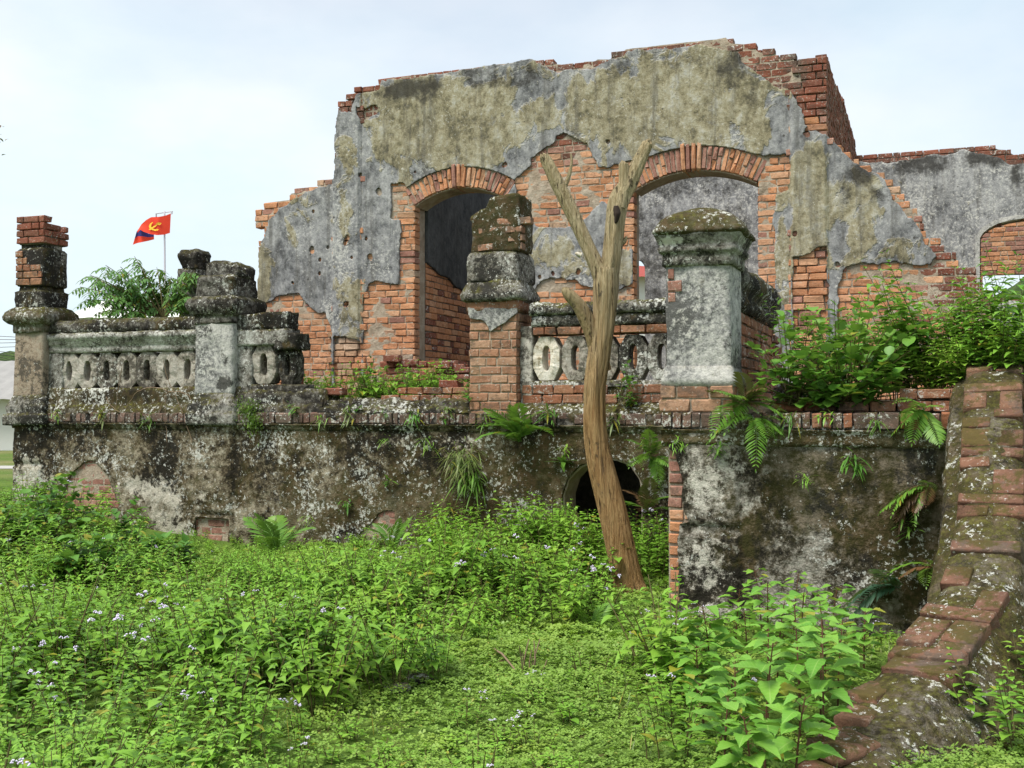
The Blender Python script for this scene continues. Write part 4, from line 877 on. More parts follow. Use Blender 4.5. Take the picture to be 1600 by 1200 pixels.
# ------------------------------------------------------------------ terrace wing at the right
wing = thing('terrace_wing', FR.p(1.0, 0), 'stained block wall of the terrace wing with bare brick corner beside the stair wall', 'wall')
zr_ = lambda x, y, o=0.0: FR.px(x, y, o)[1]
ur_ = lambda x, y=700, o=0.0: FR.px(x, y, o)[0]
W0, W1 = ur_(1042), ur_(1475) + 1.6
ZW0, ZW1 = zr_(1200, 671), zr_(1200, 644)
wp = np.array([(W0, -0.5), (W0, ZW0), (W1, ZW0), (W1, -0.5)])
we = FR.poly([(1020, 688), (1042, 692), (1056, 708), (1064, 728), (1071, 748), (1067, 772), (1071, 796), (1080, 812), (1079, 816), (1063, 817), (1062, 840), (1064, 872), (1060, 905), (1062, 938), (1030, 941)])
def f_wp(U, Z): return np.minimum(sdf(wp, U, Z) - 0.006, -sdf(we, U, Z) + 0.012 * fbm(U * 9, Z * 9, 0, 4, 64, 0.6))
w_a, w_b = ur_(1060), ur_(1156); zj0, zj1 = zr_(1100, 834), zr_(1100, 819)
def w_rel(U, Z): return np.where(U < w_b, 0.022, 0.0) * np.where((Z > zj0) & (Z < zj1), 0.0, 1.0) + np.where(Z < zr_(1060, 945), 0.02, 0)
wpale = blobs(FR, [(1108, 760, 50, 64, 0.62), (1140, 725, 40, 40, 0.5), (1105, 880, 48, 60, 0.55), (1180, 800, 60, 40, 0.32), (1050, 965, 30, 20, 0.9), (1120, 955, 60, 18, 0.6), (1330, 950, 60, 50, 0.42), (1250, 905, 90, 50, 0.28), (1345, 690, 22, 8, 1.0), (1185, 708, 22, 10, 0.5), (1400, 930, 14, 30, 0.6)])
wmoss = blobs(FR, [(1400, 760, 110, 140, 0.85), (1300, 760, 80, 70, 0.65), (1250, 720, 90, 30, 0.5), (1430, 880, 60, 90, 0.6)])
wblk = blobs(FR, [(1290, 790, 90, 60, 0.36), (1330, 740, 80, 70, 0.34), (1200, 860, 40, 40, 0.35), (1430, 720, 40, 60, 0.5), (1080, 880, 20, 50, 0.2)])
plaster_sheet('plaster', FR, f_wp, (W0, W1), (-0.45, ZW0), 0.022, 0.032, 0.05, M['base_wing'] if 'base_wing' in M else M['base'], wing, relief=w_rel, attrs={'pale': wpale, 'moss': wmoss, 'black': wblk}, rough=0.008, seed=55)
place_bricks(lay_courses(FR, (-0.2, ZW0), (W0, W0 + 0.6), lambda U, Z: sdf(wp, U, Z), lambda U, Z: f_wp(U, Z) < 0.03, lambda u, q: 'brick_pink' if q > zr_(1050, 800) else 'brick', 0.0, course=0.0935, L=0.24, gap=0.02), wing)
prism('wall_core', FR, [(W0 + 0.01, -0.5), (W0 + 0.01, ZW0), (W1, ZW0), (W1, -0.5)], -0.014, -3.2, M['mortar'], wing)
zm = lambda y: zr_(1200, y)
molding('cornice_moulding', FR, W0 - 0.03, W1, [(0.0, zm(700)), (0.04, zm(697)), (0.055, zm(695)), (0.062, zm(688)), (0.05, zm(678)), (0.075, zm(673)), (0.08, zm(671)), (-0.1, zm(671))], M['base'], wing, 0.04, 0.006, 151, attrs={'moss': lambda U, Z: 0.45 + 0 * U})
fz = []; u = W0 - 0.02
while u < W1 - 0.1:
    w = r6.uniform(0.068, 0.088) if u < ur_(1320) else r6.uniform(0.10, 0.24)
    fz.append((brick_mat4(FR, u + w / 2, (ZW0 + ZW1) / 2, 0.080 + r6.uniform(-0.026, 0.008), w - r6.uniform(0.006, 0.016), ZW1 - ZW0 - r6.uniform(0.002, 0.02), 0.24, rot=r6.uniform(-0.03, 0.03)), 'brick_frieze' if u < ur_(1230) else ('brick_pillar' if r6.random() < 0.6 else 'brick_frieze'))); u += w
place_bricks(fz, wing, 300, 'cornice_brick')
prism('cornice_bed', FR, [(W0 - 0.02, ZW0), (W0 - 0.02, ZW1 - 0.012), (W1, ZW1 - 0.012), (W1, ZW0)], 0.05, -3.2, M['darkstone'], wing)
# low earth-covered brick step behind the cornice
sb_ = np.array([(ur_(1200), ZW1), (ur_(1200), ZW1 + 0.05), (ur_(1390), ZW1 + 0.07), (ur_(1420), ZW1 + 0.16), (W1, ZW1 + 0.20), (W1, ZW1)])
place_bricks(lay_courses(FR, (ZW1, ZW1 + 0.32), (ur_(1150), W1), lambda U, Z: sdf(sb_, U, Z) + 0.02, lambda U, Z: np.ones_like(U, bool), lambda u, q: 'brick_pillar', -0.22, course=0.09, D=0.24), wing, 300, 'step_brick')
prism('earth_fill', FR, [(ur_(1150), ZW1 - 0.02), (ur_(1150), ZW1 + 0.04), (W1, ZW1 + 0.16), (W1, ZW1 - 0.02)], -0.3, -2.9, M['mortar_dark'], wing)

# its pillar with the domed cap
p4 = thing('terrace_pillar', FR.p(ur_(1090), ZW1), 'grey rendered pillar with moss-covered domed cap on the terrace wing', 'pillar', 'terrace pillars')
of = -0.02; a0, a1 = rect(FR, 1040, 1142, 500, of); z = lambda y: zr_(1090, y, of); D4 = 0.50
stack('base', FR, a0, a1, of, D4, [(z(604), 0.035), (z(592), 0.035), (z(585), 0.02), (z(572), 0.0)], M['greyrender'], p4, 155, 0.008)
stack('shaft', FR, a0, a1, of, D4, [(z(578), 0.0), (z(412), 0.0)], M['greyrender'], p4, 157, 0.007, 0.015, attrs={'black': blobs(FR, [(1130, 440, 22, 30, 0.35), (1140, 560, 14, 60, 0.3)], of), 'pale': blobs(FR, [(1075, 500, 34, 70, 0.42)], of)})
pb = FR.poly([(1041, 424), (1050, 424), (1056, 432), (1066, 446), (1060, 458), (1052, 470), (1046, 480), (1043, 492), (1041, 492)], of)
face_bricks(FR, a0 + 0.002, a1, z(492), z(424), of + 0.008, D4, 'brick_pink', p4, poly=pb, side=False)
stack('brick_base_core', FR, a0, a1, of, D4, [(ZW1 - 0.02, 0.03), (z(602), 0.03)], M['mortar'], p4, 158, 0.004)
face_bricks(FR, a0 - 0.05, a1 + 0.03, ZW1, z(602), of + 0.045, D4, 'brick_shaft', p4, course=(z(602) - ZW1) / 2, side=True, name='base_brick')
stack('collar', FR, a0, a1, of, D4, [(z(416), 0.012), (z(414), 0.03), (z(396), 0.03), (z(394), 0.05), (z(388), 0.06), (z(384), 0.045), (z(380), 0.055), (z(368), 0.085), (z(364), 0.09)], M['stone'], p4, 159, 0.008, attrs={'pale': blobs(FR, [(1055, 378, 26, 8, 0.8)], of)})
stack('dome', FR, a0, a1, of, D4, [(z(368), 0.085), (z(364), 0.115), (z(360), 0.115), (z(352), 0.085), (z(342), 0.055), (z(334), 0.01), (z(327), -0.055), (z(322), -0.12), (z(318), -0.2)], M['darkstone'], p4, 161, 0.012, 0.09, attrs={'moss': lambda U, Z: 0.55 + 0 * U})
# side balustrade running back from it, rounded mossy coping
c = FR.p(a1 - 0.02, 0, of - D4 + 0.05); FS = Frame((c.x, c.y), BV, DV)
sb2 = thing('side_balustrade', c, 'low side wall with rounded mossy coping running back from the domed pillar', 'balustrade')
FSn = lambda y, s: 0
zc = z(402)
molding('coping', FS, 0.0, 2.45, [(-0.42, zc - 0.34), (-0.02, zc - 0.36), (0.03, zc - 0.30), (0.0, zc - 0.22), (0.06, zc - 0.15), (0.05, zc - 0.05), (-0.04, zc + 0.02), (-0.2, zc + 0.05), (-0.38, zc)], M['darkstone'], sb2, 0.05, 0.022, 163)
prism('wall_core', FS, [(-0.05, ZW1), (-0.05, zc - 0.33), (2.4, zc - 0.33), (2.4, ZW1)], -0.04, -0.38, M['mortar_dark'], sb2)
sw = np.array([(0, ZW1), (0, zc - 0.33), (2.4, zc - 0.33), (2.4, ZW1)])
place_bricks(lay_courses(FS, (ZW1, zc - 0.34), (0, 2.4), lambda U, Z: sdf(sw, U, Z) + 0.01, lambda U, Z: np.ones_like(U, bool), lambda u, q: 'brick_pillar', -0.025, D=0.1), sb2)
rb = np.array([(2.3, FLOOR), (2.3, zc - 0.30), (2.9, zc - 0.5), (3.1, zc - 0.6), (3.1, FLOOR)])
place_bricks(lay_courses(FS, (FLOOR, zc - 0.28), (2.3, 3.1), lambda U, Z: sdf(rb, U, Z), lambda U, Z: np.ones_like(U, bool), lambda u, q: 'brick_top', -0.02, D=0.34), sb2, 300, 'rubble_brick')

# ------------------------------------------------------------------ curved stair wall
stw = thing('stair_wall', at_depth(1520, 1000, 6.0) * Vector((1, 1, 0)), 'curved mossy stair wall sweeping down with worn brick coping', 'wall')
PTS = [(1560, 556, 8.75), (1553, 574, 8.05), (1551, 640, 7.6), (1550, 700, 7.25), (1549, 762, 6.95), (1544, 830, 6.6), (1530, 893, 6.3), (1498, 952, 6.0), (1452, 1010, 5.7), (1404, 1072, 5.4), (1358, 1135, 5.1), (1312, 1205, 4.78), (1245, 1290, 4.4), (1190, 1390, 4.05)]
C3 = np.array([at_depth(*p)[:] for p in PTS])
def spline(P, n):
    out = []
    for i in range(len(P) - 1):
        p0, p1, p2, p3 = P[max(i - 1, 0)], P[i], P[i + 1], P[min(i + 2, len(P) - 1)]
        for k in range(n):
            t = k / n; out.append(0.5 * ((2 * p1) + (-p0 + p2) * t + (2 * p0 - 5 * p1 + 4 * p2 - p3) * t * t + (-p0 + 3 * p1 - 3 * p2 + p3) * t ** 3))
    out.append(P[-1]); return np.array(out)
PATH = spline(C3, 12); SW = 0.39
d2 = np.gradient(PATH[:, :2], axis=0); d2 /= np.linalg.norm(d2, axis=1, keepdims=True); SIDE = np.stack([-d2[:, 1], d2[:, 0]], -1)   # points to the wall's right hand as one looks down it
prof = [(-0.78, -2.4), (-0.78, -1.2), (-0.78, -0.6), (-0.78, -0.35), (-0.76, -0.19), (-0.70, -0.11), (-0.52, -0.085), (-0.49, -0.05), (-0.36, -0.012), (-0.2, 0), (0.0, 0.004), (0.2, 0), (0.36, -0.012), (0.47, -0.04), (0.5, -0.12), (0.5, -0.22), (0.5, -0.3), (0.5, -0.4), (0.5, -0.55), (0.5, -0.7), (0.5, -1.2), (0.5, -2.4)]
n, m = len(PATH), len(prof); V = np.zeros((n, m, 3))
for j, (s, h) in enumerate(prof):
    fl = np.clip((6.9 - PATH[:, 1]) / 1.4, 0, 1); fl = fl * fl * (3 - 2 * fl)                       # battered face towards the stair
    tap = np.clip((PATH[:, 1] - 5.6) / 0.9, 0, 1); s_l = np.where(s < -0.5, -0.5 + (s + 0.5) * tap, s); dep = min(1.0, max(0.0, -h - 0.04) / 0.55)
    lat = s_l * SW + (0.60 * fl * dep if s > 0 else 0.0 * fl); V[:, j, :2] = PATH[:, :2] + SIDE * lat[:, None]; V[:, j, 2] = PATH[:, 2] - 0.028 + h
x, y, zv = V[..., 0], V[..., 1], V[..., 2]
dn = 0.016 * fbm(x * 4, y * 4, zv * 4, 4, 171) + 0.008 * fbm(x * 17, y * 17, zv * 17, 2, 173)
sg = np.clip(np.array([p[0] for p in prof])[None, :] * 2, -1, 1)
V[..., 0] += SIDE[:, None, 0] * dn * sg; V[..., 1] += SIDE[:, None, 1] * dn * sg; V[..., 2] += dn * (1 - np.abs(sg))
r = np.arange(n - 1)[:, None] * m; cidx = np.arange(m - 1)[None, :]
q = np.stack([r + cidx, r + cidx + 1, r + m + cidx + 1, r + m + cidx], -1).reshape(-1, 4)
me = mesh_np('wall_body', V.reshape(-1, 3), q); attr(me, 'moss', np.full(n * m, 0.30)); attr(me, 'black', np.full(n * m, 0.24))
obj('wall_body', me, M['stairwall'], stw)
# worn coping bricks laid across
seg = np.concatenate([[0], np.cumsum(np.linalg.norm(np.diff(PATH, axis=0), axis=1))]); r8 = random.Random(8); s = 0.45; cb = []
def along(s):
    P = np.array([np.interp(s, seg, PATH[:, k]) for k in range(3)]); S2 = np.array([np.interp(s, seg, SIDE[:, k]) for k in range(2)]); T = np.array([np.interp(s + 0.02, seg, PATH[:, k]) - np.interp(s - 0.02, seg, PATH[:, k]) for k in range(3)])
    return Vector(P), Vector((S2[0], S2[1], 0)).normalized(), Vector(T).normalized()
s_end = np.interp(5.62, -PATH[:, 1] * -1 * -1, seg) if False else seg[np.argmin(np.abs(PATH[:, 1] - 5.66))]
while s < s_end:
    kind = r8.random(); wd = r8.uniform(0.10, 0.14) if kind < 0.62 else r8.uniform(0.20, 0.25)
    parts_ = [(0.0, 0.38)] if kind < 0.40 else ([(-0.10, 0.18), (0.10, 0.18)] if kind < 0.85 else [(-0.115, 0.15), (0.115, 0.14)])
    for lat, ln in parts_:
        if r8.random() < 0.24: continue
        P, Sd, T = along(s + wd / 2); up = Sd.cross(T) ; up = up if up.z > 0 else -up
        A = Matrix.Identity(4); A.col[0][:3] = Sd; A.col[1][:3] = up.cross(Sd); A.col[2][:3] = up
        jit = Matrix.Rotation(r8.uniform(-0.06, 0.06), 4, 'Z') @ Matrix.Rotation(r8.uniform(-0.05, 0.05), 4, 'Y')
        mm = Matrix.Translation(P + Sd * lat + up * (-0.060 + r8.uniform(-0.010, 0.006))) @ A @ jit @ Matrix.Diagonal((ln / 0.24, (wd - 0.012) / 0.12, 0.10 / 0.08, 1))
        cb.append(mm)
    s += wd + 0.004
COP = []
for k in range(6):                             # rounder, more worn variants
    r9 = random.Random(300 + k); bm = bmesh.new(); bmesh.ops.create_cube(bm, size=1.0); bmesh.ops.scale(bm, vec=(0.24, 0.12, 0.08), verts=bm.verts)
    bmesh.ops.bevel(bm, geom=bm.edges[:], offset=0.011, segments=2, affect='EDGES', profile=0.5)
    for v in bm.verts: v.co += Vector((r9.uniform(-1, 1) * 0.006, r9.uniform(-1, 1) * 0.005, r9.uniform(-1, 1) * 0.005))
    me = bpy.data.meshes.new('coping_brick'); bm.to_mesh(me); bm.free(); me.materials.append(M['brick_coping']); me.polygons.foreach_set('use_smooth', [True] * len(me.polygons)); COP.append(me)
for mm in cb: obj('coping_brick', r8.choice(COP), (), stw, mm)
P, Sd, T = along(s_end + 0.10)
obj('coping_slab', COP[2], (), stw, Matrix.Translation(P + Vector((0.04, 0, -0.055))) @ Matrix.Rotation(math.atan2(Sd.y, Sd.x), 4, 'Z') @ Matrix.Rotation(0.16, 4, 'X') @ Matrix.Diagonal((0.36 / 0.24, 0.20 / 0.12, 0.09 / 0.08, 1)))
for k in range(5):                             # bricks showing along the broken foot
    P, Sd, T = along(s_end + 0.36 + k * 0.23); obj('coping_brick', COP[k], (), stw, Matrix.Translation(P + Sd * (-0.125 + 0.02 * (k % 2)) + Vector((0, 0, -0.062))) @ Matrix.Rotation(math.atan2(T.y, T.x) + 0.1 * (k % 3 - 1), 4, 'Z') @ Matrix.Rotation(0.08, 4, 'Y') @ Matrix.Diagonal((0.9, 1.3, 1.0, 1)))
for (x, y, Yd) in ((1318, 1168, 4.98),):
    p = at_depth(x, y, Yd); obj('coping_brick', COP[1], (), stw, Matrix.Translation(p) @ Matrix.Rotation(0.6, 4, 'Z') @ Matrix.Rotation(0.15, 4, 'X') @ Matrix.Diagonal((1.2, 1.5, 0.8, 1)))

# ------------------------------------------------------------------ dead tree
def tube(path, radii, seed, sides=22, ridge=0.06, cap=True, name='branch'):
    P = spline(np.array(path, float), 10); R = np.interp(np.linspace(0, 1, len(P)), np.linspace(0, 1, len(radii)), radii)
    T = np.gradient(P, axis=0); T /= np.linalg.norm(T, axis=1, keepdims=True); ref = np.array([0, -1.0, 0.05]); N = []
    for t in T:
        b = np.cross(t, ref); b /= np.linalg.norm(b); N.append((b, np.cross(b, t)))
    a = np.linspace(0, 2 * math.pi, sides, endpoint=False); V = []
    for i in range(len(P)):
        rr = R[i] * (1 + ridge * fbm(np.cos(a) * 2.2 + seed, np.sin(a) * 2.2, i * 0.06, 3, seed) + 0.4 * ridge * vnoise(np.cos(a) * 6, np.sin(a) * 6, i * 0.15, seed + 4) - 0.9 * ridge * np.clip(vnoise(np.cos(a) * 4.5 + 9, np.sin(a) * 4.5, i * 0.06, seed + 8) - 0.35, 0, 0.3) / 0.3)
        V.append(P[i] + np.outer(np.cos(a) * rr, N[i][0]) + np.outer(np.sin(a) * rr, N[i][1]))
    n = len(P)
    if cap:
        tip = P[-1] + T[-1] * R[-1] * 0.3; V.append(np.repeat(tip[None], sides, 0) + 0.35 * (V[-1] - P[-1]) + T[-1] * 0.6 * R[-1] * vnoise(a * 2, 0 * a + seed, 0, 3)[:, None]); n += 1
    r0 = np.arange(n - 1)[:, None] * sides; c0 = np.arange(sides)[None, :]; c1 = (c0 + 1) % sides
    q = np.stack([r0 + c0, r0 + c1, r0 + sides + c1, r0 + sides + c0], -1).reshape(-1, 4)
    V = np.concatenate(V); t = [((n - 1) * sides, (n - 1) * sides + k, (n - 1) * sides + k + 1) for k in range(1, sides - 1)]
    return mesh_np(name, V, q, t)
def px_path(lst, Y): return [at_depth(x, y, Y + (e[0] if e else 0))[:] for x, y, *e in lst]
def plain(name, col, rough=0.7, bumpsc=0, var=0.0):
    t = NT(name); c = col
    if var: c = t.mix(t.math('MULTIPLY', t.noise(3, 6, 0.6), var), col, tuple(x * 0.45 for x in col))
    return t.done(c, rough, t.bump(t.noise(bumpsc, 4), 0.3, 0.01) if bumpsc else None, 0.3)
t = NT('dead_wood')
zs = t.n('ShaderNodeSeparateXYZ'); t.put(zs.inputs[0], t.pos); hz = t.step(zs.outputs[2], 1.2, 3.2)
sc_ = t.scale(t.pos, (24, 24, 1.5))
c1 = t.mix(t.step(t.noise(2.2, 6, 0.65, sc_), 0.35, 0.68), (0.30, 0.165, 0.065), (0.54, 0.345, 0.16))
c2 = t.mix(t.step(t.noise(2.6, 6, 0.65, sc_), 0.32, 0.66), (0.32, 0.245, 0.13), (0.58, 0.48, 0.30))
c = t.mix(t.math('ADD', hz, t.math('MULTIPLY', t.math('SUBTRACT', t.noise(3, 4), 0.5), 0.8), None, True), c1, c2)
crk = t.step(t.noise(1.5, 4, 0.6, t.scale(t.pos, (22, 22, 0.8))), 0.60, 0.65)
c = t.mix(t.math('MULTIPLY', crk, 0.7), c, (0.05, 0.032, 0.02))
c = t.mix(t.math('MULTIPLY', t.step(t.noise(5, 5, 0.6), 0.64, 0.7), 0.8), c, (0.06, 0.05, 0.045))
M['wood'] = t.done(c, 0.85, t.bump(t.math('SUBTRACT', t.noise(3.0, 7, 0.7, sc_), t.math('MULTIPLY', crk, 0.8)), 1.0, 0.06), 0.2)
TY = 9.75; pxm = TY / FPX
tree = thing('dead_tree', at_depth(985, 930, TY) * Vector((1, 1, 0)), 'bare dead tree trunk with forked stripped branches leaning before the terrace wall', 'tree')
obj('trunk', tube(px_path([(1000, 985), (985, 930), (978, 900), (957, 800), (933, 700), (928, 620), (935, 560), (944, 500), (947, 448), (948, 420)], TY), [v * pxm for v in (40, 28, 22.5, 21, 18, 17, 18, 18, 20, 17)], 3, 56, 0.10, name='trunk'), M['wood'], tree)
obj('branch', tube(px_path([(947, 455), (936, 425), (918, 385), (895, 335), (870, 285), (856, 256), (849, 244)], TY), [v * pxm for v in (14, 13.5, 11.5, 10.5, 10, 9, 7)], 5, 40, 0.13), M['wood'], tree)
obj('branch', tube(px_path([(947, 460), (952, 425), (959, 370), (966, 320), (984, 285), (1000, 250), (1012, 224)], TY), [v * pxm for v in (15, 15.5, 15.5, 15.5, 13, 10.5, 8.5)], 7, 40, 0.14), M['wood'], tree)
obj('branch', tube(px_path([(968, 325), (975, 290), (974, 256)], TY - 0.02), [v * pxm for v in (11, 9, 7.5)], 9, 16, 0.12), M['wood'], tree)
obj('branch', tube(px_path([(942, 580, 0.08), (928, 530, 0.03), (908, 482, -0.02), (890, 460, -0.05), (880, 452, -0.05)], TY - 0.03), [v * pxm for v in (13, 12, 11, 9, 5)], 11, 16, 0.16), M['wood'], tree)
obj('twig', tube(px_path([(878, 300), (887, 280), (893, 255), (892, 240)], TY), [v * pxm for v in (5, 3.5, 2.2, 1.2)], 13, 8, 0.1), M['wood'], tree)
obj('twig', tube(px_path([(962, 385), (974, 378), (979, 370)], TY), [v * pxm for v in (5, 4, 2)], 15, 8, 0.1), M['wood'], tree)
obj('knot_hole', tube(px_path([(962, 322, -0.085), (963, 334, -0.092), (962, 348, -0.085)], TY), [v * pxm for v in (3, 5.5, 2.5)], 19, 12, 0.3), M['dark'] if 'dark' in M else plain('hollow', (0.03, 0.02, 0.015), 0.9), tree)
obj('knot', tube(px_path([(908, 399), (903, 397), (900, 396)], TY - 0.06), [v * pxm for v in (5, 3.5, 2)], 17, 10, 0.2), M['baluster_white'], tree)

# ------------------------------------------------------------------ flags
M['red'] = plain('red_cloth', (0.62, 0.045, 0.018), 0.8); M['yellow'] = plain('yellow_print', (0.85, 0.52, 0.05), 0.8); M['blue'] = plain('blue_cloth', (0.035, 0.03, 0.16), 0.8)
M['metal'] = plain('painted_metal', (0.42, 0.40, 0.44), 0.5)
FY = 30.0; fpx = FY / FPX
pole = thing('flagpole', at_depth(258, 640, FY) * Vector((1, 1, 0)), 'thin metal flagpole with short crossbar rising behind the terrace tree', 'flagpole')
obj('mast', tube([at_depth(259, 690, FY)[:], at_depth(258, 500, FY)[:], at_depth(257, 330, FY)[:]], [0.035, 0.03, 0.022], 2, 10, 0.0), M['metal'], pole)
obj('crossbar', tube([at_depth(243, 334, FY)[:], at_depth(257, 332, FY)[:], at_depth(270, 330.5, FY)[:]], [0.014, 0.014, 0.014], 2, 8, 0.0), M['metal'], pole)
for x, y in ((244, 337), (268.5, 333)): obj('bracket', tube([at_depth(x, y - 2.5, FY)[:], at_depth(x, y, FY)[:], at_depth(x, y + 1.5, FY)[:]], [0.02, 0.02, 0.02], 2, 8, 0.0), M['metal'], pole)
def flag_surface(cols, s, tt):                 # cols: list of (top px, bottom px, depth)
    k = s * (len(cols) - 1); i = np.clip(np.floor(k).astype(int), 0, len(cols) - 2); f = k - i
    A = np.array([[*a, *b, d] for a, b, d in cols], float); C = A[i] * (1 - f)[:, None] + A[i + 1] * f[:, None]
    x = C[:, 0] * (1 - tt) + C[:, 2] * tt; y = C[:, 1] * (1 - tt) + C[:, 3] * tt; Y = FY + C[:, 4] + 0.05 * np.sin(s * 9 + tt * 3.5) * s
    return np.array([at_depth(a, b, c)[:] for a, b, c in zip(x, y, Y)])
def flag_mesh(name, cols, ns=30, nt_=16, sr=(0, 1), tr=(0, 1), off=0.0):
    s, tt = np.meshgrid(np.linspace(*sr, ns), np.linspace(*tr, nt_), indexing='ij'); V = flag_surface(cols, s.ravel(), tt.ravel()); V[:, 1] -= off
    r = np.arange(ns - 1)[:, None] * nt_; c = np.arange(nt_ - 1)[None, :]
    return mesh_np(name, V, np.stack([r + c, r + nt_ + c, r + nt_ + c + 1, r + c + 1], -1).reshape(-1, 4))
CF1 = [((267, 333.5), (265.5, 364), 0.0), ((258, 337), (257, 366.5), -0.05), ((248, 338.8), (246, 367.5), -0.1), ((236, 339.3), (236, 366), -0.02), ((228, 344), (224, 362), 0.1), ((221, 350.5), (219.5, 359), 0.15), ((214.5, 361), (215, 364), 0.2)]
f1 = thing('flag', at_depth(240, 350, FY), 'red flag with yellow hammer and sickle emblem blowing from the flagpole', 'flag')
obj('cloth', flag_mesh('cloth', CF1), M['red'], f1)
def emblem(polys):
    acc = Acc()
    for P in polys:
        P = np.array(P, float); V = flag_surface(CF1, P[:, 0], P[:, 1]); V[:, 1] -= 0.03; acc.add(V, None, [(0, k, k + 1) for k in range(1, len(P) - 1)])
    return acc.mesh('emblem')
def strip(pts, w):
    out = []
    for i in range(len(pts) - 1):
        a, b = np.array(pts[i]), np.array(pts[i + 1]); e = b - a; nn = np.array([-e[1], e[0]]); nn = nn / np.linalg.norm(nn) * [0.6, 1.0]; wa, wb = w[i], w[i + 1]
        out.append([a + nn * wa, b + nn * wb, b - nn * wb, a - nn * wa])
    return out
em = strip([(0.31, 0.36), (0.42, 0.56), (0.53, 0.76)], [0.035, 0.035, 0.035]) + strip([(0.335, 0.44), (0.285, 0.34)], [0.09, 0.09])
em += strip([(0.45, 0.30), (0.50, 0.40), (0.52, 0.55), (0.49, 0.68), (0.42, 0.74), (0.36, 0.74), (0.325, 0.68)], [0.012, 0.035, 0.05, 0.05, 0.045, 0.045, 0.05])
obj('emblem', emblem(em), M['yellow'], f1)
CF2 = [((240.5, 366), (240.8, 374), 0.3), ((232, 365), (231, 376.5), 0.28), ((224, 360), (221, 378.5), 0.26), ((216, 358), (214, 380), 0.3), ((213.5, 362), (207.5, 382.5), 0.3)]
f2 = thing('flag', at_depth(224, 372, FY + 0.3), 'red and dark blue striped flag drooping behind the red emblem flag', 'flag')
obj('cloth', flag_mesh('cloth', CF2, 20, 12, tr=(0.5, 1)), M['red'], f2); obj('stripe', flag_mesh('stripe', CF2, 20, 12, tr=(0, 0.5)), M['blue'], f2)

# ------------------------------------------------------------------ far things: hills, buildings, road, wires
def build_hills():
    ang = np.radians(np.linspace(-75, 75, 240)); rad = np.linspace(330, 900, 26); A, R = np.meshgrid(ang, rad)
    deg = np.degrees(A); prof = 22 + 10 * np.clip((-deg - 20) / 30, 0, 1) + 46 * np.clip((deg - 14) / 14, 0, 1)
    k = np.clip((R - 330) / 260, 0, 1); k = k * k * (3 - 2 * k)
    X, Y = R * np.sin(A), R * np.cos(A); Zz = prof * k * (1 + 0.25 * fbm(X * 0.008, Y * 0.008, 0, 4, 3)) + 3.0 * fbm(X * 0.06, Y * 0.06, 0, 3, 5) * k - 0.5
    n = A.shape[1]; r = np.arange(A.shape[0] - 1)[:, None] * n; c = np.arange(n - 1)[None, :]
    me = mesh_np('hills', np.stack([X, Y, Zz], -1).reshape(-1, 3), np.stack([r + c, r + c + 1, r + n + c + 1, r + n + c], -1).reshape(-1, 4))
    t = NT('wooded_hill'); cc = t.mix(t.step(t.noise(0.09, 8, 0.7), 0.4, 0.62), (0.028, 0.052, 0.018), (0.075, 0.115, 0.035))
    tag(obj('hills', me, t.done(cc, 0.95, t.bump(t.noise(0.25, 6, 0.7), 1.0, 3.0), 0.05)), kind='structure')
build_hills()
M['white'] = plain('white_wall', (0.72, 0.72, 0.70), 0.85, 20, 0.25); M['tin'] = plain('grey_tin', (0.33, 0.32, 0.31), 0.5, 12, 0.7); M['redroof'] = plain('red_roof', (0.33, 0.055, 0.04), 0.7, 12, 0.4); M['dark'] = plain('dark_glass', (0.02, 0.022, 0.025), 0.2)
def world_box(name, x0, x1, y0, y1, z0, z1, mat, parent):
    V = [(x0, y0, z0), (x1, y0, z0), (x1, y1, z0), (x0, y1, z0), (x0, y0, z1), (x1, y0, z1), (x1, y1, z1), (x0, y1, z1)]
    return obj(name, mesh_np(name, V, [(0, 3, 2, 1), (4, 5, 6, 7), (0, 1, 5, 4), (1, 2, 6, 5), (2, 3, 7, 6), (3, 0, 4, 7)], None, False), mat, parent)
def gable_roof(name, x0, x1, y0, y1, z0, z1, mat, parent, e=0.5):
    x0, x1, y0, y1 = x0 - e, x1 + e, y0 - e, y1 + e; ym = (y0 + y1) / 2; ns = max(2, int((x1 - x0) / 0.22)); acc = Acc(); xs = np.linspace(x0, x1, ns)
    rip = 0.02 * (np.arange(ns) % 2)
    for (ya, za, yb, zb2) in ((y0, z0, ym, z1), (y1, z0, ym, z1)):
        V = np.concatenate([np.stack([xs, np.full(ns, ya), za + rip], -1), np.stack([xs, np.full(ns, yb), zb2 + rip], -1)]); c = np.arange(ns - 1)
        acc.add(V, np.stack([c, c + 1, ns + c + 1, ns + c], -1))
    for xx in (x0 + e, x1 - e): acc.add([(xx, y0 + e, z0), (xx, y1 - e, z0), (xx, ym, z1 - 0.15)], None, [(0, 1, 2)])
    return obj(name, acc.mesh(name, False), mat, parent)
p = at_depth(22, 700, 34.0)
h1 = thing('white_house', (p.x - 5, 37, 0.3), 'small white house with grey tin roof at the field edge', 'building')
world_box('wall', p.x - 11, p.x, 34, 40, 0.2, 1.95, M['white'], h1); gable_roof('roof', p.x - 11, p.x, 34, 40, 1.9, 3.2, M['tin'], h1, 0.6)
p = at_depth(150, 496, 27.0); pL = at_depth(112, 496, 27.0)
h2 = thing('white_shed', (p.x + 2, 30, 0.3), 'pale shed with low pitched white roof behind the terrace corner', 'building')
world_box('wall', pL.x, pL.x + 7, 27, 33, 0.2, p.z, M['white'], h2); gable_roof('roof', pL.x, pL.x + 7, 27, 33, p.z - 0.03, p.z + 0.75, M['white'], h2, 0.2)
p = at_depth(1000, 432, 42.0)
h3 = thing('red_roofed_house', (p.x, 45, 0), 'white house with red roof seen through the rear window', 'building')
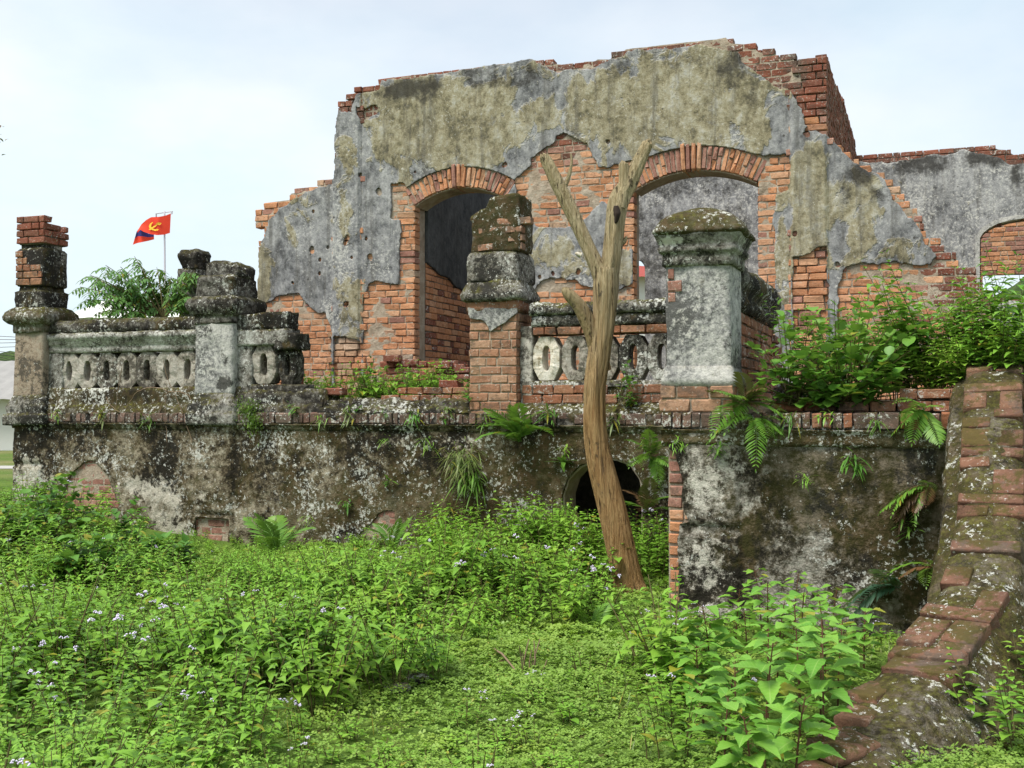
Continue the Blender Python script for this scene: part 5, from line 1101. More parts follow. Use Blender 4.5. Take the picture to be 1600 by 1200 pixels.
world_box('wall', p.x - 4, p.x + 12, 42, 50, -0.2, p.z, M['white'], h3); gable_roof('roof', p.x - 4, p.x + 12, 42, 50, p.z - 0.1, p.z + 0.9, M['redroof'], h3, 0.7)
for dx in (-2.5, 1.2, 5): world_box('window', p.x + dx, p.x + dx + 1.2, 41.97, 42.02, p.z - 2.2, p.z - 0.9, M['dark'], h3)
rd = at_depth(0, 727, 24.0)
me = mesh_np('road', [(-70, 24.6, 0.372), (-7.5, 23.3, 0.372), (-7.5, 24.5, 0.372), (-70, 26.0, 0.372)], [(0, 1, 2, 3)], None, False)
tag(obj('path', me, plain('pale_path', (0.42, 0.41, 0.39), 0.9, 30, 0.4)), kind='structure')
for k, (ya, yb) in enumerate(((524, 528), (530, 531), (536, 535), (543, 541), (546, 556), (549, 562), (553, 570))):
    me = tube([at_depth(-260, ya - 3, 62)[:], at_depth(-40, ya, 62)[:], at_depth(60, yb, 62)[:], at_depth(200, yb + 2, 62)[:]], [0.016] * 4, k, 5, 0.0, name='power_line')
    tag(obj('power_line', me, M['dark']), 'thin dark overhead wire left of the corner pillar', 'wire', 'overhead wires')
# ------------------------------------------------------------------ vegetation
def leaf_mat(name, a, b, yellow=0.03, trans=0.28, gloss=0.45, vein=False):
    t = NT(name); r = t.rnd(); n1 = t.noise(1.1, 3)
    c = t.mix(r, a, b); c = t.mix(t.math('MULTIPLY', t.step(n1, 0.40, 0.62), 0.5), c, tuple(0.7 * x for x in a))
    c = t.mix(t.math('MULTIPLY', t.step(t.noise(1.7, 2), 0.52, 0.68), 0.45), c, (b[0] * 1.25, b[1] * 1.02, b[2]))
    r2 = t.math('FRACT', t.math('MULTIPLY', r, 17.31))
    if yellow: c = t.mix(t.math('MULTIPLY', t.math('LESS_THAN', r2, yellow), 0.8), c, (0.33, 0.27, 0.03))
    back = t.geo.outputs['Backfacing']; c2 = t.mix(t.math('MULTIPLY', back, 0.35), c, (0.20, 0.27, 0.11))
    c2 = t.mix(t.math('MULTIPLY', t.noise(60, 3), 0.25), c2, tuple(0.6 * x for x in a))
    if vein:                                   # midrib and side veins in the leaf's own coordinates
        sx = t.n('ShaderNodeSeparateXYZ'); t.put(sx.inputs[0], t.local()); ay = t.math('ABSOLUTE', sx.outputs[1])
        mid = t.math('SUBTRACT', 1.0, t.step(ay, 0.008, 0.022)); sd = t.step(t.math('SINE', t.math('MULTIPLY', t.math('SUBTRACT', sx.outputs[0], t.math('MULTIPLY', ay, 0.8)), 48.0)), 0.80, 0.98)
        c2 = t.mix(t.math('MULTIPLY', t.math('MAXIMUM', mid, t.math('MULTIPLY', sd, 0.6)), 0.45), c2, (0.34, 0.50, 0.14))
        c2 = t.mix(t.math('MULTIPLY', t.step(t.noise(9, 4, 0.7), 0.6, 0.7), 0.4), c2, (0.10, 0.20, 0.03))
    b_ = t.n('ShaderNodeBsdfPrincipled'); t.put(b_.inputs['Base Color'], c2); b_.inputs['Roughness'].default_value = gloss; b_.inputs['Specular IOR Level'].default_value = 0.35
    tr = t.n('ShaderNodeBsdfTranslucent'); t.put(tr.inputs['Color'], t.mix(0.5, c, (0.22, 0.36, 0.04)))
    mx = t.n('ShaderNodeMixShader'); mx.inputs[0].default_value = trans; t.t.links.new(b_.outputs[0], mx.inputs[1]); t.t.links.new(tr.outputs[0], mx.inputs[2])
    t.t.links.new(mx.outputs[0], t.out.inputs['Surface']); return t.m
M['leaf'] = leaf_mat('weed_leaf', (0.170, 0.37, 0.034), (0.285, 0.51, 0.066))
M['leaf_dark'] = leaf_mat('bush_leaf', (0.065, 0.19, 0.026), (0.135, 0.31, 0.042))
M['leaf_bright'] = leaf_mat('broad_leaf', (0.13, 0.34, 0.035), (0.23, 0.45, 0.06), 0.04)
M['leaf_big'] = leaf_mat('veined_broad_leaf', (0.12, 0.32, 0.035), (0.22, 0.44, 0.06), 0.04, vein=True)
M['leaf_mid'] = leaf_mat('shrub_leaf', (0.115, 0.295, 0.035), (0.21, 0.43, 0.06))
M['leaf_tree'] = leaf_mat('tree_leaf', (0.10, 0.235, 0.06), (0.17, 0.33, 0.08))
M['fern'] = leaf_mat('fern_leaf', (0.10, 0.24, 0.030), (0.19, 0.36, 0.05), 0.02)
M['fern_blue'] = leaf_mat('bluish_fern', (0.03, 0.085, 0.055), (0.05, 0.12, 0.07), 0.0)
M['fern_brown'] = leaf_mat('dead_fern', (0.11, 0.06, 0.03), (0.16, 0.09, 0.04), 0.0, 0.1)
M['clover'] = leaf_mat('clover_leaf', (0.205, 0.39, 0.028), (0.315, 0.50, 0.055), 0.02)
M['moss'] = leaf_mat('moss_tuft', (0.11, 0.23, 0.02), (0.19, 0.33, 0.03), 0.0)
M['grass'] = leaf_mat('grass_blade', (0.13, 0.20, 0.05), (0.22, 0.27, 0.09), 0.1)
M['stem'] = plain('weed_stem', (0.10, 0.085, 0.03), 0.7); M['stem_red'] = plain('reddish_stem', (0.10, 0.045, 0.025), 0.6); M['flower'] = plain('lilac_flower', (0.66, 0.60, 0.78), 0.8); M['dry'] = plain('dry_stem', (0.20, 0.14, 0.09), 0.9)

LT = np.array([0.0, 0.2, 0.48, 0.76, 1.0]); OVATE = np.array([0, 0.86, 0.92, 0.46, 0]); LANCE = np.array([0, 0.6, 1.0, 0.6, 0]); ROUND = np.array([0, 0.75, 1.0, 0.85, 0]); TRI = np.array([0, 1.0, 0.78, 0.36, 0])
def leaves(acc, P, D, L, Wd, droop, fold=0.25, shape=OVATE, up=None, rng=None):
    """n leaves at once: base P, direction D, length L, width Wd; folded along the midrib and drooping"""
    P, D = np.asarray(P, float).reshape(-1, 3), np.asarray(D, float).reshape(-1, 3); n = len(P)
    L, Wd, droop = (np.broadcast_to(np.asarray(v, float), (n,)) for v in (L, Wd, droop))
    D = D / (np.linalg.norm(D, axis=1, keepdims=True) + 1e-9)
    ref = np.tile([0, 0, 1.0], (n, 1)) if up is None else up
    S_ = np.cross(D, ref); S_ = S_ / (np.linalg.norm(S_, axis=1, keepdims=True) + 1e-6); N = np.cross(S_, D)
    V = np.zeros((n, 11, 3)); k = 0
    for i, t in enumerate(LT):
        mid = P + D * (L * (t - 0.12 * droop * t * t))[:, None] - np.array([0, 0, 1.0]) * (L * droop * t * t * 0.75)[:, None]
        if i in (0, 4): V[:, k] = mid; k += 1
        else:
            w = (Wd * 0.5 * shape[i])[:, None]; f = N * w * fold
            V[:, k] = mid - S_ * w + f; V[:, k + 1] = mid; V[:, k + 2] = mid + S_ * w + f; k += 3
    q = np.array([(1, 2, 5, 4), (2, 3, 6, 5), (4, 5, 8, 7), (5, 6, 9, 8)]); t3 = np.array([(0, 2, 1), (0, 3, 2), (7, 8, 10), (8, 9, 10)])
    o = (np.arange(n) * 11)[:, None, None]
    acc.add(V.reshape(-1, 3), (q[None] + o).reshape(-1, 4), (t3[None] + o).reshape(-1, 3))
def stem(acc, pts, r0, r1, sides=4):
    P = np.asarray(pts, float); n = len(P); R = np.linspace(r0, r1, n); T = np.gradient(P, axis=0); T /= np.linalg.norm(T, axis=1, keepdims=True) + 1e-9
    a = np.linspace(0, 2 * math.pi, sides, endpoint=False); B = np.cross(T, [0.31, 0.95, 0.08]); B /= np.linalg.norm(B, axis=1, keepdims=True) + 1e-9; C = np.cross(T, B)
    V = P[:, None] + (B[:, None] * np.cos(a)[None, :, None] + C[:, None] * np.sin(a)[None, :, None]) * R[:, None, None]
    r = np.arange(n - 1)[:, None] * sides; c = np.arange(sides)[None, :]; c2 = (c + 1) % sides
    acc.add(V.reshape(-1, 3), np.stack([r + c, r + c2, r + sides + c2, r + sides + c], -1).reshape(-1, 4))
def puff(acc, p, r, rng, n=7):
    for k in range(n):
        d = rng.normal(size=3); d[2] = abs(d[2]); d = d / np.linalg.norm(d) * r; c = np.asarray(p) + d; s = r * rng.uniform(0.35, 0.6)
        V = c + s * np.array([(1, 0, 0), (-1, 0, 0), (0, 1, 0), (0, -1, 0), (0, 0, 1), (0, 0, -1)])
        acc.add(V, None, [(0, 2, 4), (2, 1, 4), (1, 3, 4), (3, 0, 4), (2, 0, 5), (1, 2, 5), (3, 1, 5), (0, 3, 5)])
def combine(name, accs, mats):
    V, Q, T, mi_q, mi_t, off = [], [], [], [], [], 0
    for k, a in enumerate(accs):
        if not a.n: continue
        V += a.v
        for q in a.q: Q.append(q + off); mi_q += [k] * len(q)
        for t in a.t: T.append(t + off); mi_t += [k] * len(t)
        off += a.n
    me = mesh_np(name, np.concatenate(V), np.concatenate(Q) if Q else None, np.concatenate(T) if T else None, True, mi_q + mi_t)
    for m in mats: me.materials.append(m)
    return me
def weed_mesh(seed, h, nst, Ll, spread=0.16, node=0.055, lm='leaf', flowers=0, sm='stem', wr=0.46, shape=OVATE, droop=0.55, side=0.5):
    rng = np.random.default_rng(seed); A, B, F = Acc(), Acc(), Acc()
    for s in range(nst):
        az = rng.uniform(0, 2 * math.pi); lean = rng.uniform(0.05, 0.45); hh = h * rng.uniform(0.62, 1.05); b = np.array([math.cos(az), math.sin(az), 0]) * rng.uniform(0, spread)
        dirv = np.array([math.cos(az) * lean, math.sin(az) * lean, 1.0]); kk = 6; tt = np.linspace(0, 1, kk)[:, None]
        pts = b + dirv * hh * tt + np.array([math.cos(az), math.sin(az), 0]) * 0.12 * hh * tt ** 2; pts[0, 2] = -0.03; stem(B, pts, 0.0045, 0.002)
        nn = max(3, int(hh / node)); a0 = rng.uniform(0, 3.1)
        for j in range(nn):
            f = (j + 1) / nn
            if f < 0.18: continue
            p = np.array([np.interp(f, tt[:, 0], pts[:, k]) for k in range(3)]); a0 += math.pi / 2 + rng.uniform(-0.25, 0.25)
            sz = Ll * (0.55 + 0.6 * math.sin(math.pi * min(1, 0.25 + 0.75 * f))) * rng.uniform(0.75, 1.15) * (0.55 if f > 0.93 else 1)
            for sg in (0, math.pi):
                el = rng.uniform(0.05, 0.5) + (0.5 if f > 0.93 else 0); a = a0 + sg + rng.uniform(-0.3, 0.3); d = np.array([math.cos(a) * math.cos(el), math.sin(a) * math.cos(el), math.sin(el)])
                leaves(A, [p + d * 0.012], [d], sz, sz * wr * rng.uniform(0.85, 1.15), droop * rng.uniform(0.6, 1.4), 0.3, shape)
                if rng.random() < side and f < 0.9:                     # a short side shoot with smaller leaves
                    q = p + d * sz * 0.35 + np.array([0, 0, 0.03])
                    for m_ in range(2):
                        a2 = a + rng.uniform(-1.2, 1.2); d2_ = np.array([math.cos(a2), math.sin(a2), rng.uniform(0.1, 0.7)]); leaves(A, [q], [d2_], sz * 0.55, sz * 0.55 * wr, droop, 0.3, shape)
        if flowers and rng.random() < flowers:
            top = pts[-1] + np.array([rng.uniform(-0.02, 0.02), rng.uniform(-0.02, 0.02), rng.uniform(0.03, 0.08)]); stem(B, [pts[-1], (pts[-1] + top) / 2, top], 0.002, 0.0015, 3)
            for m_ in range(rng.integers(2, 5)): puff(F, top + rng.normal(size=3) * [0.014, 0.014, 0.005], 0.009, rng)
    return combine('weed', [A, B, F], [M[lm], M[sm], M['flower']])
def on_ground(x, y): return Vector((x, y, float(ground_z(x, y))))
def ground_px(x, y):
    d = ray(x, y); p = Vector((0, 0, EYE)) + d * (EYE / max(1e-3, -d.z))
    for _ in range(8):
        zg = float(ground_z(p.x, p.y)); p = Vector((0, 0, EYE)) + d * ((EYE - zg) / max(1e-3, -d.z))
    return p
def to_px(x, y, zv):
    rx, ry, rz = x, y, zv - EYE; cp, sp = math.cos(PITCH), math.sin(PITCH); f = ry * cp + rz * sp; u = -ry * sp + rz * cp
    return 800 + FPX * rx / f, 600 - FPX * u / f
def copies(name, meshes, spots, label, cat, group, rng, smin=0.85, smax=1.2):
    for k, (p, s) in enumerate(spots):
        o = bpy.data.objects.new(name, meshes[k % len(meshes)] if k < len(meshes) else meshes[int(rng.integers(len(meshes)))]); COL.objects.link(o)
        o.location = p; o.rotation_euler = (rng.uniform(-0.08, 0.08), rng.uniform(-0.08, 0.08), rng.uniform(0, 6.28)); sc = s * rng.uniform(smin, smax); o.scale = (sc, sc, sc * rng.uniform(0.9, 1.1))
        tag(o, label, cat, group)

rng = np.random.default_rng(77)
LOW = np.array([(300, 1900), (430, 1300), (440, 1160), (520, 1105), (600, 1085), (690, 1060), (700, 1030), (760, 1005), (850, 995), (905, 975), (960, 985), (1000, 1010), (1040, 1065), (1055, 1110), (1040, 1150), (1085, 1300), (1150, 1900)], float)
LOW2 = [np.array(p, float) for p in ([(300, 1015), (350, 1000), (420, 1010), (430, 1045), (380, 1065), (310, 1050)], [(590, 985), (680, 955), (760, 960), (720, 1000), (620, 1010)], [(520, 1020), (600, 1000), (610, 1040), (540, 1060)])]
PATHXY = PATH[:, :2]
def free(x, y, tw=0.22):
    v = Vector((x, y, 0)); ot = (v - FT.O).dot(FT.n); ut_ = (v - FT.O).dot(FT.d)
    if ut_ > U0 - 0.3 and ot < tw: return False
    orr = (v - FR.O).dot(FR.n); urr = (v - FR.O).dot(FR.d)
    if urr > W0 - 0.12 and orr < 0.2: return False
    k = np.argmin((PATHXY[:, 0] - x) ** 2 + (PATHXY[:, 1] - y) ** 2); dd = np.array([x, y]) - PATHXY[k]
    if np.hypot(*dd) < 0.38: return False
    if dd @ SIDE[k] > 0 and y < 9 and x > PATHXY[k][0] - 0.1: return False
    if math.hypot(x - tree.location.x, y - tree.location.y) < 0.3 or (abs(x - tree.location.x * y / tree.location.y) < 0.22 and 8.6 < y < 9.8): return False
    return True
def poisson(n, rmin, Y0, Y1, accept, rng, margin=0.16):
    out = []; grid = {}
    for _ in range(n):
        Y = math.sqrt(rng.uniform(Y0 ** 2, Y1 ** 2)); X = rng.uniform(-0.457 - margin, 0.457 + margin) * Y; r = rmin(X, Y) if callable(rmin) else rmin
        if r is None or not accept(X, Y): continue
        c = (int(X / 0.3), int(Y / 0.3)); ok = True
        for a in (-2, -1, 0, 1, 2):
            for b in (-2, -1, 0, 1, 2):
                for (qx, qy) in grid.get((c[0] + a, c[1] + b), ()):
                    if (qx - X) ** 2 + (qy - Y) ** 2 < r * r: ok = False
        if ok: grid.setdefault(c, []).append((X, Y)); out.append((X, Y))
    return out
def low_zone(x, y):
    px, py = to_px(x, y, float(ground_z(x, y))); a = np.array([px]), np.array([py])
    if sdf(LOW, *a)[0] > 0: return 1
    return 2 if any(sdf(p, *a)[0] > 0 for p in LOW2) else 0
def broad_zone(x, y):
    px, py = to_px(x, y, float(ground_z(x, y))); return (px > 1060 and py > 930) or (945 < px < 1090 and 905 < py < 1040) or (40 < px < 240 and 850 < py < 900)
tall = poisson(17000, 0.285, 3.6, 13.4, lambda x, y: free(x, y, 0.30) and low_zone(x, y) == 0 and not broad_zone(x, y), rng)
print('tall weeds', len(tall))
nettle = [weed_mesh(400 + k, h, ns, l) for k, (h, ns, l) in enumerate(((0.42, 9, 0.115), (0.48, 8, 0.125), (0.36, 9, 0.10), (0.46, 9, 0.12), (0.52, 8, 0.115), (0.40, 8, 0.13), (0.32, 9, 0.09), (0.47, 9, 0.105)))]
ager = [weed_mesh(430 + k, h, ns, l, 0.2, 0.05, flowers=0.12, wr=0.6, droop=0.35) for k, (h, ns, l) in enumerate(((0.34, 8, 0.085), (0.40, 8, 0.095), (0.30, 8, 0.08), (0.44, 7, 0.10)))]
def hmap(x, y):                               # plants are low along the left of the wall, high before the vent arch
    h = 0.95 + 0.45 * float(fbm(x * 0.9 + 7, y * 0.9, 0, 2, 91)); w = min(1.0, max(0.0, (y - 9.3) / 1.6))
    k = float(np.interp(to_px(x, y, 0)[0], [0, 150, 230, 480, 620, 720, 900, 1050], [1.05, 0.9, 0.36, 0.33, 0.5, 1.0, 1.4, 1.3])); return h * (1 - w + w * k)
sp_a, sp_n = [], []
for (x, y) in tall:
    (sp_a if vnoise(x * 0.9, y * 0.9, 0, 33) > 0.25 or rng.random() < 0.10 else sp_n).append((on_ground(x, y), hmap(x, y)))
key = lambda e: e[0].y
sp_n.sort(key=key); sp_a.sort(key=key)
copies('nettle_weed', nettle, sp_n[:300], 'leafy green weed with drooping pointed leaves in the overgrown yard', 'weed', 'tall weeds in the yard', rng)
copies('flowering_weed', ager, sp_a[:300], 'weed with small pale lilac flower heads in the overgrown yard', 'weed', 'flowering weeds in the yard', rng)
print('nettle', len(sp_n), 'ager', len(sp_a))
if len(sp_n) > 300:
    acc = Acc(); 
    for p, s in sp_n[300:]:
        me = nettle[int(rng.integers(len(nettle)))]; V = np.zeros(len(me.vertices) * 3, np.float32); me.vertices.foreach_get('co', V); V = V.reshape(-1, 3) * s; a = rng.uniform(0, 6.28); c_, s_ = math.cos(a), math.sin(a)
        V = np.stack([V[:, 0] * c_ - V[:, 1] * s_ + p.x, V[:, 0] * s_ + V[:, 1] * c_ + p.y, V[:, 2] + p.z], -1)
        idx = np.zeros(len(me.loops), np.int32); me.loops.foreach_get('vertex_index', idx); tot = np.zeros(len(me.polygons), np.int32); me.polygons.foreach_get('loop_total', tot); st = np.zeros(len(me.polygons), np.int32); me.polygons.foreach_get('loop_start', st)
        q = idx[st[tot == 4][:, None] + np.arange(4)]; t3 = idx[st[tot == 3][:, None] + np.arange(3)]; acc.add(V, q, t3)
    tag(obj('far_weeds', acc.mesh('far_weeds'), M['leaf']), 'mass of green weeds along the foot of the terrace wall', 'weeds', kind='stuff')
# low weeds and flowers of the clearing
low_m = [weed_mesh(450 + k, h, 6, l, 0.12, 0.04, 'leaf', fl, wr=0.6, droop=0.3) for k, (h, l, fl) in enumerate(((0.12, 0.045, 0), (0.16, 0.05, 0.1), (0.10, 0.05, 0), (0.18, 0.055, 0.2), (0.09, 0.06, 0.0)))]
lows = poisson(4500, 0.17, 4.5, 9.9, lambda x, y: free(x, y, 0.1) and (low_zone(x, y) > 0 or (broad_zone(x, y) and y > 7.2)) and vnoise(x * 1.7, y * 1.7, 0, 55) > 0.1, rng)
print('low weeds', len(lows))
copies('low_weed', low_m, [(on_ground(x, y), 1.0) for x, y in lows[:300]], 'small low weed in the grassy clearing', 'weed', 'small weeds in the clearing', rng, 0.5, 1.0)

def clover():
    rg = np.random.default_rng(5); n = 220000
    Y = np.sqrt(rg.uniform(3.9 ** 2, 13.2 ** 2, n)); X = rg.uniform(-0.62, 0.56, n) * Y
    Zg = ground_z(X, Y); px = 800 + FPX * X / Y; py = HOR + FPX * (EYE - Zg) / Y
    ot = (X - FT.O.x) * FT.n.x + (Y - FT.O.y) * FT.n.y; orr = (X - FR.O.x) * FR.n.x + (Y - FR.O.y) * FR.n.y; urr = (X - FR.O.x) * FR.d.x + (Y - FR.O.y) * FR.d.y
    ok = (ot > 0.06) & ~((urr > W0) & (orr < 0.06))
    s = sdf(LOW, px, py); s2 = np.max([sdf(p, px, py) for p in LOW2], 0); lowz = np.maximum(s, s2) > -18
    dens = np.where(lowz | (Y < 5.6), 1.0, 0.28) * np.clip(0.8 + 0.5 * fbm(X * 1.3, Y * 1.3, 0, 3, 61), 0.4, 1)
    ok &= rg.random(n) < dens; X, Y, Zg = X[ok], Y[ok], Zg[ok]; m = len(X); acc = Acc()
    hgt = rg.uniform(0.008, 0.05, m) * (1 + 0.8 * np.clip(fbm(X * 2.5, Y * 2.5, 0, 2, 63), -0.7, 1)); a = rg.uniform(0, 6.28, m); R = rg.uniform(0.011, 0.024, m) * np.clip(Y / 7, 0.8, 1.5)
    C = np.stack([X, Y, Zg + hgt], -1); tilt = rg.normal(0, 0.28, (m, 2))
    for k in range(3):
        b = a + k * 2.094; d = np.stack([np.cos(b), np.sin(b), 0.25 + 0 * b], -1); sd = np.stack([-np.sin(b), np.cos(b), 0 * b], -1)
        d[:, 2] += d[:, 0] * tilt[:, 0] + d[:, 1] * tilt[:, 1]; sd[:, 2] += sd[:, 0] * tilt[:, 0] + sd[:, 1] * tilt[:, 1]
        r = R[:, None]; V = np.stack([C, C + d * r * 0.75 + sd * r * 0.52, C + d * r * 1.15 - [0, 0, 0.003], C + d * r * 0.75 - sd * r * 0.52], 1).reshape(-1, 3); o = np.arange(m)[:, None] * 4
        acc.add(V, o + np.arange(4)[None])
    tag(obj('ground_cover', acc.mesh('ground_cover', False), M['clover']), 'carpet of small green clover leaves covering the yard', 'ground cover', kind='stuff')
    # grass blades between
    n2 = 16000; Y = np.sqrt(rg.uniform(4.4 ** 2, 12.5 ** 2, n2)); X = rg.uniform(-0.5, 0.5, n2) * Y; k = vnoise(X * 1.2, Y * 1.2, 0, 71) > -0.1; X, Y = X[k], Y[k]
    ot = (X - FT.O.x) * FT.n.x + (Y - FT.O.y) * FT.n.y; orr = (X - FR.O.x) * FR.n.x + (Y - FR.O.y) * FR.n.y; urr = (X - FR.O.x) * FR.d.x + (Y - FR.O.y) * FR.d.y; k = (ot > 0.06) & ~((urr > W0) & (orr < 0.06)); X, Y = X[k], Y[k]
    m = len(X); az = rg.uniform(0, 6.28, m); el = rg.uniform(0.5, 1.4, m); D = np.stack([np.cos(az) * np.cos(el), np.sin(az) * np.cos(el), np.sin(el)], -1); acc = Acc()
    leaves(acc, np.stack([X, Y, ground_z(X, Y)], -1), D, rg.uniform(0.06, 0.16, m), 0.006, rg.uniform(0.1, 0.8, m), 0.2, LANCE)
    tag(obj('grass', acc.mesh('grass'), M['grass']), 'thin grass blades scattered among the clover', 'grass', kind='stuff')
clover()

# ---- broad-leaved plants at the right, leaf by leaf
def single_leaf(seed, L, wr, shape, mat, droop=0.35, teeth=True):
    """one large leaf with toothed edge and raised side halves"""
    r = np.random.default_rng(seed); n = 12; t = np.linspace(0, 1, n); w = np.interp(t, LT, shape) * wr * L * 0.5
    w = w * (1 + (0.07 * np.where(np.arange(n) % 2, 1, -1) if teeth else 0)); mid = np.stack([L * (t - 0.1 * droop * t * t), 0 * t, -0.55 * droop * L * t * t + 0.01 * np.sin(t * 7)], -1)
    V = [];
    for s, f in ((-1, 0.30), (-0.5, 0.13), (0, 0), (0.5, 0.13), (1, 0.30)): V.append(mid + np.stack([0.02 * L * abs(s) * np.ones(n), s * w, f * w + 0.012 * L * r.normal(size=n) * abs(s)], -1))
    V = np.concatenate(V); q = [(j * n + i, j * n + i + 1, (j + 1) * n + i + 1, (j + 1) * n + i) for j in range(4) for i in range(n - 1)]
    me = mesh_np('leaf', V, q); me.materials.append(mat); return me
BIG = [single_leaf(500 + k, 1.0, wr, TRI if k % 2 else OVATE, M['leaf_big'], dr) for k, (wr, dr) in enumerate(((0.72, 0.35), (0.8, 0.5), (0.65, 0.25), (0.75, 0.6), (0.6, 0.45)))]
def broad_plant(p, h, nl, Ll, seed, label, lean=(0, 0)):
    r = np.random.default_rng(seed); o = thing('broad_leaved_weed', p, label, 'plant', 'broad-leaved weeds beside the stair wall')
    tt = np.linspace(0, 1, 7)[:, None]; az = r.uniform(0, 6.28); pts = np.array([[lean[0], lean[1], 1.0]]) * h * tt + np.array([[math.cos(az), math.sin(az), 0]]) * 0.10 * h * tt ** 2; pts[0, 2] = -0.03
    B = Acc(); stem(B, pts, 0.006, 0.003, 5); L = []; a = r.uniform(0, 6)
    for j in range(nl // 2):
        f = 0.22 + 0.78 * (j + 0.5) / (nl // 2); q = np.array([np.interp(f, tt[:, 0], pts[:, k]) for k in range(3)]); a += math.pi / 2 + r.uniform(-0.3, 0.3); sz = Ll * (0.5 + 0.7 * math.sin(math.pi * min(0.95, f * 0.9))) * r.uniform(0.8, 1.15)
        for sg in (0, math.pi):
            aa = a + sg + r.uniform(-0.3, 0.3); pet = 0.025 + 0.02 * r.random(); e = q + np.array([math.cos(aa) * pet, math.sin(aa) * pet, pet * 0.6]); stem(B, [q, (q + e) / 2, e], 0.002, 0.0015, 3)
            L.append(Matrix.Translation(Vector(e)) @ Matrix.Rotation(aa, 4, 'Z') @ Matrix.Rotation(-r.uniform(-0.15, 0.45), 4, 'Y') @ Matrix.Rotation(r.uniform(-0.3, 0.3), 4, 'X') @ Matrix.Scale(sz, 4))
    so = bpy.data.objects.new('stem', B.mesh('stem')); so.data.materials.append(M['stem_red']); COL.objects.link(so); so.parent = o
    for m_ in L:
        lo = bpy.data.objects.new('leaf', BIG[int(r.integers(len(BIG)))]); COL.objects.link(lo); lo.parent = o; lo.matrix_basis = m_
bp = [(1330, 1185, 0.62, 0.13), (1240, 1200, 0.58, 0.13), (1290, 1150, 0.66, 0.125), (1200, 1150, 0.52, 0.12), (1150, 1185, 0.42, 0.12), (1345, 1110, 0.50, 0.12), (1250, 1100, 0.60, 0.12), (1170, 1100, 0.5, 0.125), (1110, 1070, 0.45, 0.15), (1090, 1110, 0.35, 0.15),
      (1290, 1060, 0.48, 0.11), (1200, 1045, 0.52, 0.11), (1350, 1050, 0.36, 0.10), (1150, 1020, 0.42, 0.10), (1240, 1010, 0.50, 0.10), (1085, 1045, 0.26, 0.14), (1190, 1003, 0.5, 0.09), (1300, 1010, 0.4, 0.10), (1100, 1150, 0.26, 0.10), (1180, 1230, 0.40, 0.11), (1290, 1240, 0.42, 0.12),
      (1225, 1245, 0.36, 0.12), (1320, 1130, 0.55, 0.115), (1215, 1070, 0.46, 0.12), (1140, 1140, 0.36, 0.13)]
for k, (x, y, h, l) in enumerate(bp):
    p = ground_px(x, y)
    if not free(p.x, p.y): p = p + Vector((-0.15, -0.1, 0))
    broad_plant(on_ground(p.x, p.y), h, 22, l, 600 + k, 'bright green broad-leaved weed with reddish stem below the stair wall')

# ---- bushes built as foliage + stems
def shrub(name, base, ext, nb, nl, Ll, wr, shape, lm, seed, label, cat, group=None, droop=0.4, up=0.4, sm='stem', hemi=True, thick=0.006, pl=1.0):
    """branches from the base to points inside an ellipsoid ext=(cx,cy,cz,rx,ry,rz) around the base; leaves along their outer half"""
    r = np.random.default_rng(seed); o = thing(name, base, label, cat, group); A, B = Acc(), Acc(); cx, cy, cz, rx, ry, rz = ext
    for k in range(nb):
        d = r.normal(size=3); d /= np.linalg.norm(d); d *= r.uniform(0.55, 1.0); e = np.array([cx + d[0] * rx, cy + d[1] * ry, max(0.02, cz + d[2] * rz)]); b = r.normal(size=3) * [0.04, 0.04, 0]
        mid = (b + e) / 2 + np.array([0, 0, 0.12 * np.linalg.norm(e)]) * up; t = np.linspace(0, 1, 7)[:, None]; pts = (1 - t) ** 2 * b + 2 * t * (1 - t) * mid + t * t * e; stem(B, pts, thick, thick * 0.35)
        m = max(3, int(nl / nb * r.uniform(0.7, 1.3))); f = r.uniform(0.35, 1.02, m); P = np.stack([np.interp(f, t[:, 0], pts[:, i]) for i in range(3)], -1); az = r.uniform(0, 6.28, m); el = r.normal(0.15, 0.4, m)
        D = np.stack([np.cos(az) * np.cos(el), np.sin(az) * np.cos(el), np.sin(el)], -1) + 0.5 * (e - b) / (np.linalg.norm(e - b) + 1e-6) * pl; sz = Ll * r.uniform(0.6, 1.2, m)
        leaves(A, P + D * 0.02, D, sz, sz * wr, droop * r.uniform(0.5, 1.5, m), 0.22, shape)
    fo = bpy.data.objects.new('foliage', A.mesh('foliage')); fo.data.materials.append(M[lm]); COL.objects.link(fo); fo.parent = o
    st = bpy.data.objects.new('stem', B.mesh('stem')); st.data.materials.append(M[sm]); COL.objects.link(st); st.parent = o
    return o
for k, (x, y, w, h) in enumerate(((95, 865, 0.95, 0.85), (180, 885, 0.85, 0.72), (25, 880, 0.6, 0.55), (255, 905, 0.6, 0.42), (135, 925, 0.6, 0.50))):
    p = ground_px(x, y); p = on_ground(p.x, p.y)
    shrub('leafy_bush', p, (0, 0, h * 0.5, w * 0.6, w * 0.55, h * 0.55), 40, 520, 0.13, 0.75, TRI, 'leaf_dark', 700 + k, ('dark green heart-leaved bush at the foot of the terrace wall', 'dark green heart-leaved bush at the foot of the terrace wall')[k % 2], 'bush', 'bushes by the terrace wall')
